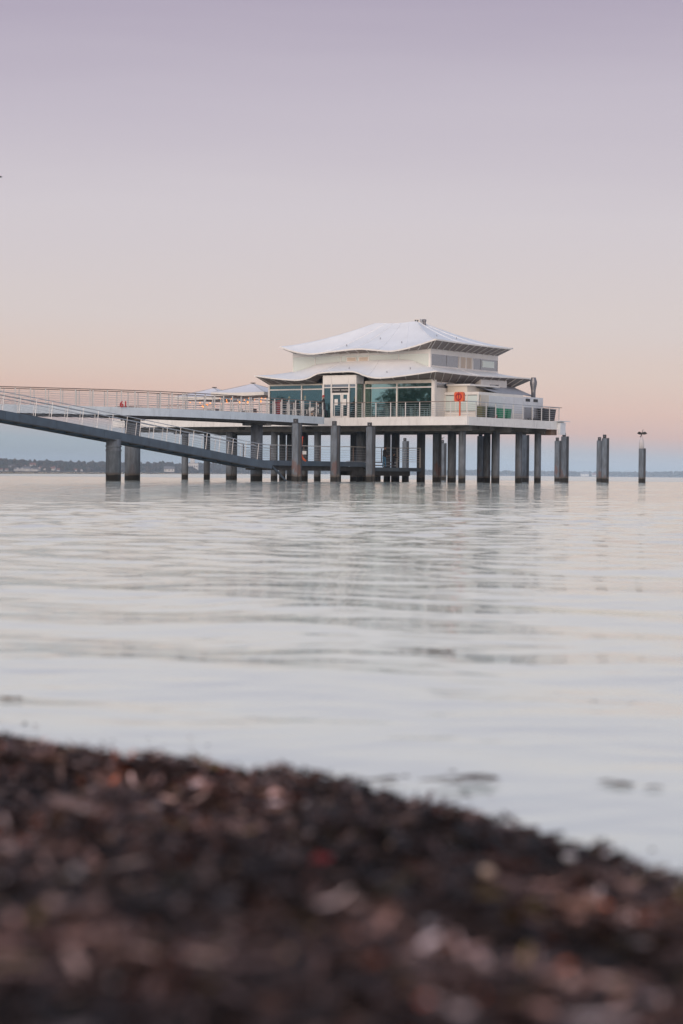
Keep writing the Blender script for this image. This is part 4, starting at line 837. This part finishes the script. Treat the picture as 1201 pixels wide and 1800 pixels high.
def person(loc, rz, h, top, legs, label, lean=0, armL=None, armR=None, stride=.12, hat=None, hairm='hair'):
    k = h / 1.78
    sh = Vector((0, lean * .55, 1.45)); hip = Vector((0, 0, .95)); hd = Vector((0, lean * .72 + .02, 1.60))
    V = [(0, 0, .95, .155, .12), (0, lean * .25, 1.15, .145, .11), (0, lean * .48, 1.36, .17, .115), (0, lean * .6, 1.47, .075, .075), (0, hd.y - .01, 1.55, .055, .06), (0, hd.y, 1.64, .078, .095), (0, hd.y, 1.72, .075, .09), (0, hd.y, 1.77, .04, .05)]
    E = [(0, 1), (1, 2), (2, 3), (3, 4), (4, 5), (5, 6), (6, 7)]
    def chain(start, pts):
        p = start
        for q in pts: V.append(q); E.append((p, len(V) - 1)); p = len(V) - 1
        return p
    for s_ in (-1, 1):
        st = stride * s_; chain(0, [(s_ * .095, st * .2, .84, .095), (s_ * .10, st * .8 + .03, .48, .065), (s_ * .10, st * 1.2 - .02, .10, .045), (s_ * .105, st * 1.2 + .12, .045, .038)])
    ends = []
    for s_, arm in ((-1, armL), (1, armR)):
        a = arm or [(s_ * .25, sh.y + .0, 1.15), (s_ * .25, sh.y + .08, .90)]
        chain(2, [(s_ * .18, sh.y - .02, 1.42, .065), (*a[0], .048), (*a[1], .034)]); ends.append((Vector(a[0]), Vector(a[1])))
    V = [tuple(c * k for c in v) for v in V]
    def pick(c):
        z = c.z / k
        if z > 1.52: return 0
        if z < .085: return 3
        for a, b in ends:
            if (c / k - b).length < .05: return 0
        return 1 if z > .93 or abs(c.x / k) > .215 or (c.y / k > .2 and z > .6) else 2
    e = empty('person', loc, rz)
    place('body', skin_body('body', V, E, ['skin', top, legs, 'dark'], pick), e)
    for a, b in ends:                                           # hands: palm, four fingers, thumb
        d = (b - a).normalized(); sd = d.cross(Vector((1, 0, 0)) if abs(d.x) < .8 else Vector((0, 1, 0))).normalized(); hm = MB(); b2 = b + d * .02
        hm.tube([b2 * k, (b2 + d * .05) * k, (b2 + d * .09) * k], [.03 * k, .036 * k, .03 * k], 8)
        for i, ln in enumerate((.065, .075, .07, .055)):
            r0 = b2 + d * .085 + sd * (i - 1.5) * .018; hm.tube([r0 * k, (r0 + d * ln * .55) * k, (r0 + d * ln * .85 + Vector((0, -.012, -.012))) * k], [.009 * k, .008 * k, .006 * k], 5)
        r0 = b2 + d * .03 - sd * .03; hm.tube([r0 * k, (r0 + d * .03 - sd * .02) * k, (r0 + d * .06 - sd * .022) * k], [.011 * k, .009 * k, .007 * k], 5); hm.build('hand', 'skin', e, True)
    hr = MB(); rows = []
    for i in range(7):
        ph = i / 6 * 1.75; rows.append((math.cos(ph), math.sin(ph)))
    for (c0, s0), (c1, s1) in zip(rows[:-1], rows[1:]):
        A = [(.092 * s0 * math.cos(t_), hd.y - .015 + .108 * s0 * math.sin(t_) - .02, 1.675 + .125 * c0) for t_ in np.linspace(0, 2 * math.pi, 17)]
        B = [(.092 * s1 * math.cos(t_), hd.y - .015 + .108 * s1 * math.sin(t_) - .02, 1.675 + .125 * c1) for t_ in np.linspace(0, 2 * math.pi, 17)]
        hr.quadstrip([tuple(v * k for v in q) for q in A], [tuple(v * k for v in q) for q in B])
    hr.build('hat' if hat else 'hair', hat or hairm, e, True)
    fc = MB(); fy = hd.y + .088
    fc.tube([Vector((0, fy, 1.665)) * k, Vector((0, fy + .022, 1.635)) * k], [.008 * k, .014 * k], 6).build('nose', 'skin', e); MB().box(-.022 * k, .022 * k, (fy - .003) * k, (fy + .006) * k, 1.598 * k, 1.606 * k).build('mouth', 'red', e)
    ey = MB().lathe([(.002, -.01), (.01, 0), (.002, .01)], 6).mesh('eye', 'dark')
    for s_ in (-1, 1): place('eye', ey, e, (s_ * .032 * k, (fy - .004) * k, 1.668 * k)); MB().tube([Vector((s_ * .076, hd.y, 1.67)) * k, Vector((s_ * .09, hd.y - .01, 1.655)) * k, Vector((s_ * .08, hd.y, 1.63)) * k], .013 * k, 5).build('ear', 'skin', e)
    return tag(e, label, 'person')
person(Vector((-1.48, 161.35, FZ)), R(80), 1.80, 'jacket', 'trousers', 'person in black clothes and reddish hat pushing a buggy before the entrance', lean=.12, armL=[(-.24, .22, 1.18), (-.2, .48, 1.08)], armR=[(.24, .22, 1.18), (.2, .48, 1.08)], stride=.2, hat='hat')
wB = lw(-10.6, 4.5, 1.15); person(wB, R(-62), 1.80, 'jacket', 'jeans', 'person in black jacket and light blue jeans standing on the landing stage', lean=.1, stride=.06, armL=[(-.25, .05, 1.17), (-.2, .26, 1.0)], armR=[(.25, .08, 1.17), (.2, .3, 1.05)])
wC = lw(-10.5, 5.75, 1.15); person(wC, R(-75), 1.22, 'jacket', 'trousers', 'small child in dark clothes reaching out an arm beside the person in jeans', lean=.08, stride=.05, armL=[(-.16, .3, 1.33), (-.1, .55, 1.28)], armR=[(.2, .28, 1.3), (.12, .52, 1.27)])
# buggy
bb = Vector((-2.25, 161.2, FZ)); e = empty('buggy', bb, R(-10))
for s_ in (-.24, .24):
    MB().tube([(.62, s_, 1.02), (.35, s_, .82), (-.25, s_, .40), (-.55, s_, .16)], .022).build('frame_tube', 'dark', e); MB().tube([(.1, s_, .62), (.38, s_, .14)], .02).build('frame_tube', 'dark', e)
MB().tube([(.62, -.24, 1.02), (.62, .24, 1.02)], .026).build('handle', 'dark', e)
st = MB(); st.add([(.42, -.22, .92), (.42, .22, .92), (-.1, .22, .52), (-.1, -.22, .52), (-.5, .22, .42), (-.5, -.22, .42), (.42, -.22, .84), (.42, .22, .84), (-.08, .22, .42), (-.08, -.22, .42), (-.5, .22, .34), (-.5, -.22, .34)], [(0, 1, 2, 3), (3, 2, 4, 5), (6, 9, 8, 7), (9, 11, 10, 8), (0, 3, 9, 6), (3, 5, 11, 9), (1, 7, 8, 2), (2, 8, 10, 4), (0, 6, 7, 1), (5, 4, 10, 11)]); st.build('seat', 'greyfab', e)
MB().box(-.42, -.1, -.2, .2, .16, .34).build('basket', 'tanfab', e)
wm = MB().tube([(0, -.03, 0), (0, .03, 0)], .14, 14).mesh('wheel', 'dark')
for x, y in ((.38, -.27), (.38, .27), (-.55, -.24), (-.55, .24)): place('wheel', wm, e, (x, y, .14))
tag(e, 'reclined grey and black buggy outside the tea house entrance', 'buggy')

# ------------------------------------------------------------------ birds
cb = Vector((30.81, 205, 4.66)); e = empty('cormorant', cb, R(8)); e.scale = (.85, .85, .85)
V = [(0, 0, .34, .085, .075), (.05, 0, .50, .09, .08), (.09, 0, .62, .055), (.10, 0, .74, .035), (.14, 0, .86, .03), (.17, 0, .93, .036), (.22, 0, .94, .02), (.29, 0, .935, .009), (-.07, 0, .2, .06, .045), (-.2, 0, .02, .03, .06)]
place('body', skin_body('body', V, [(0, 1), (1, 2), (2, 3), (3, 4), (4, 5), (5, 6), (6, 7), (0, 8), (8, 9)], ['feather'], lambda c: 0), e)
for s_ in (-1, 1):
    w_ = MB(); out = [(.06, .58), (.30, .70), (.46, .66), (.64, .44), (.52, .42), (.46, .36), (.38, .40), (.30, .32), (.22, .36), (.10, .34)]
    n = len(out); th_ = .02; w_.add([(s_ * x + .02, -.05 - .15 * x - th_, z) for x, z in out] + [(s_ * x + .02, -.05 - .15 * x + th_, z) for x, z in out], [tuple(range(n)), tuple(range(n, 2 * n))[::-1]] + [(i, (i + 1) % n, n + (i + 1) % n, n + i) for i in range(n)]); w_.build('wing', 'feather', e)
    MB().tube([(s_ * .05, 0, .26), (s_ * .06, 0, .1), (s_ * .06, -.02, .01), (s_ * .06, -.09, .005)], .014, 5).build('leg', 'feather', e)
tag(e, 'black cormorant drying spread wings on the white topped pile', 'cormorant')
e = empty('gull', (11.18, 222, 4.5), R(-20))
V = [(-.22, 0, .22, .03, .025), (-.1, 0, .2, .07, .07), (.05, 0, .22, .085, .08), (.14, 0, .29, .05), (.18, 0, .36, .045), (.24, 0, .355, .016), (.28, 0, .345, .008)]
place('body', skin_body('body', V, [(0, 1), (1, 2), (2, 3), (3, 4), (4, 5), (5, 6)], ['gull'], lambda c: 0, 2), e)
for s_ in (-1, 1): MB().tube([(.0, s_ * .035, .17), (.02, s_ * .035, .02), (.07, s_ * .035, .008)], .009, 5).build('leg', 'orange', e); MB().add([(.08, s_ * .085, .26), (-.05, s_ * .1, .25), (-.32, s_ * .05, .2), (-.1, s_ * .09, .17), (.08, s_ * .06, .27), (-.05, s_ * .06, .28), (-.32, s_ * .03, .22), (-.1, s_ * .06, .18)], [(0, 1, 2, 3), (7, 6, 5, 4), (0, 4, 5, 1), (1, 5, 6, 2), (2, 6, 7, 3), (3, 7, 4, 0)]).build('wing', 'mooringdark' if False else 'gull', e)
tag(e, 'gull perched on a distant mooring pile behind the platform', 'gull')
e = empty('flying_bird', (-10.55, 60, 9.42), R(20))
V = [(-.2, 0, 0, .02), (-.05, 0, 0, .05), (.1, 0, .01, .05), (.2, 0, .03, .03), (.27, 0, .025, .008)]
place('body', skin_body('body', V, [(0, 1), (1, 2), (2, 3), (3, 4)], ['feather'], lambda c: 0), e)
for s_ in (-1, 1):
    pts = [(.1, .0), (.12, .25), (-.02, .52), (-.08, .5), (-.03, .25), (-.08, .0)]; zz = [.02, .1, -.02, -.02, .09, .01]; n = 6
    MB().add([(x, s_ * y, z) for (x, y), z in zip(pts, zz)] + [(x, s_ * y, z + .015) for (x, y), z in zip(pts, zz)], [tuple(range(n)), tuple(range(n, 2*n))[::-1]] + [(i, (i+1) % n, n + (i+1) % n, n + i) for i in range(n)]).build('wing', 'feather', e)
tag(e, 'small dark bird flying at the left edge of the sky', 'bird')

# ------------------------------------------------------------------ trees on the near shore left of the jetty (seen mirrored in the windows)
def tree(loc, h, wd, label, seed):
    r = random.Random(seed); e = empty('shore_tree', loc); tr = MB(); tr.tube([(0, 0, 0), (.1, 0, h * .3), (.0, .1, h * .75)], [.4, .28, .08], 8)
    for i in range(6):
        a = r.uniform(0, 6.28); z = h * r.uniform(.25, .6); tr.tube([(0, 0, z), (math.cos(a) * wd * .3, math.sin(a) * wd * .3, z + h * .2)], [.14, .04], 5)
    tr.build('trunk', 'bark', e); rr = np.random.default_rng(seed); n = 2600
    u = rr.normal(0, 1, (n, 3)); u /= np.linalg.norm(u, axis=1)[:, None]; rad = rr.random(n) ** .4; cl = 1 + .25 * np.sin(u[:, 0] * 5 + seed) * np.cos(u[:, 2] * 6) 
    P = u * (rad * cl)[:, None] * [wd / 2, wd / 2, h * .42] + [0, 0, h * .6]; a = rr.normal(0, 1, (n, 3)); a /= np.linalg.norm(a, axis=1)[:, None]; b = np.cross(a, rr.normal(0, 1, (n, 3))); b /= np.linalg.norm(b, axis=1)[:, None]; s_ = rr.uniform(.25, .5, (n, 1))
    V = np.stack([P - a * s_, P + b * s_ * .6, P + a * s_, P - b * s_ * .6], 1).reshape(-1, 3); F = np.arange(n * 4).reshape(-1, 4); place('crown', np_mesh('crown', V, F, 'leaf'), e)
    return tag(e, label, 'tree', 'trees on the near shore')
MB().add([(-400, -340, .27), (-95, -340, .27), (-95, 10, .27), (-128, 70, .27), (-170, 170, .27), (-400, 240, .27)], [(0, 1, 2, 3, 4, 5)]).build('shore', 'sand')['kind'] = 'structure'
for i, (q, hh, wd) in enumerate(((-26, 11, 10), (-18, 13, 10), (-10.5, 12, 9), (-3.2, 18, 9.5), (1.5, 16.5, 8), (8, 11.5, 9), (15, 12.5, 10), (22, 13.5, 11), (31, 14.5, 11), (40, 13, 11))):
    p = Vector((-168.5, 84, .25)) + Vector((-.58, .81, 0)) * q + Vector((-.81, -.58, 0)) * random.uniform(-2, 3)
    tree(p, hh, wd, 'tallest dark tree mirrored in the window nearest the white corner post' if hh == 18 else ORD[i] + ' leafy tree in the shore row mirrored in the tea house windows', 60 + i)

# ------------------------------------------------------------------ single pieces lying on the wrack
def gz(x, y): return float(ground_z(np.array([x]), np.array([y]))[0])
def pebble(x, y, r_, m, label, cat='shell', nm='shell'):
    mb = MB(); n = 10; rows = []
    for i in range(6):
        ph = math.pi * (i + .02) / 5.04; rows.append((r_ * math.sin(ph), r_ * .55 * math.cos(ph)))
    mb.lathe(rows, n); o = mb.build(nm, m, None, True, (x, y, gz(x, y) + r_ * .5 + .008)); o.scale = (1, .8, 1); o.rotation_euler = (.3, .2, x * 7); return tag(o, label, cat)
pebble(-.655, 3.66, .009, 'shell', 'pale round shell near the left edge of the seaweed bank'); pebble(-.455, 3.50, .009, 'shell', 'pale shell lying just below the crest of the seaweed bank at left')
pebble(.275, 2.36, .011, 'shell', 'pale lilac shell in the seaweed bank at right, near the waterline'); pebble(-.065, 2.62, .008, 'shell', 'small white shell in the middle of the seaweed bank'); pebble(.0, 2.60, .008, 'shell', 'small greyish shell right beside the small white one in mid bank')
pebble(.155, 2.05, .011, 'tanfab', 'tan pebble low in the seaweed bank right of centre', 'pebble', 'pebble'); pebble(.06, 1.30, .007, 'orange', 'orange fragment at the very bottom of the picture', 'fragment', 'fragment')
def leaf(x, y, L_, m, label):
    mb = MB(); pts = [(-L_, 0, 0), (-L_*.3, L_*.45, .008), (L_*.5, L_*.3, .004), (L_, 0, .01), (L_*.5, -L_*.3, .006), (-L_*.3, -L_*.42, .002)]
    mb.add(pts + [(a, b, c - .002) for a, b, c in pts], [(0, 1, 2, 3, 4, 5), (11, 10, 9, 8, 7, 6)] + [(i, (i + 1) % 6, 6 + (i + 1) % 6, 6 + i) for i in range(6)])
    o = mb.build('fallen_leaf', m, None, False, (x, y, gz(x, y) + .02)); o.rotation_euler = (.9, .1, .5); return tag(o, label, 'leaf')
leaf(-.02, 2.13, .013, 'darkred', 'crimson leaf in the centre of the seaweed bank'); leaf(-.33, 2.45, .012, 'darkred', 'dull dark red leaf at left in the seaweed bank')
# weed drifting on the water by the edge
def float_weed(x, y, w, d, n, label, seed):
    r_ = np.random.default_rng(seed); mb = MB()
    for i in range(n):
        cx = x + r_.normal(0, w / 2.5); cy = y + r_.normal(0, d / 2.5); a = r_.normal(0, .35); l = r_.uniform(.008, .03)
        mb.tube([(cx - l * math.cos(a), cy - l * math.sin(a), .002), (cx, cy, .004), (cx + l * math.cos(a), cy + l * math.sin(a), .002)], [.0008, .0022, .0008], 4)
    return tag(mb.build('floating_weed', M['wetweed']), label, 'seaweed', kind='stuff')
float_weed(.25, 3.92, .14, .10, 16, 'loose weed floating on the shallows beyond the bank', 1); float_weed(.06, 3.90, .10, .07, 9, 'weed wisps floating off the middle of the bank', 2); float_weed(.55, 3.86, .07, .03, 7, 'dark weed strand floating at right', 3)
float_weed(.28, 6.74, .11, .025, 26, 'dark raft of weed drifting farther out on the water', 4); float_weed(-.86, 5.22, .04, .03, 6, 'small weed scrap floating at the left edge', 5)
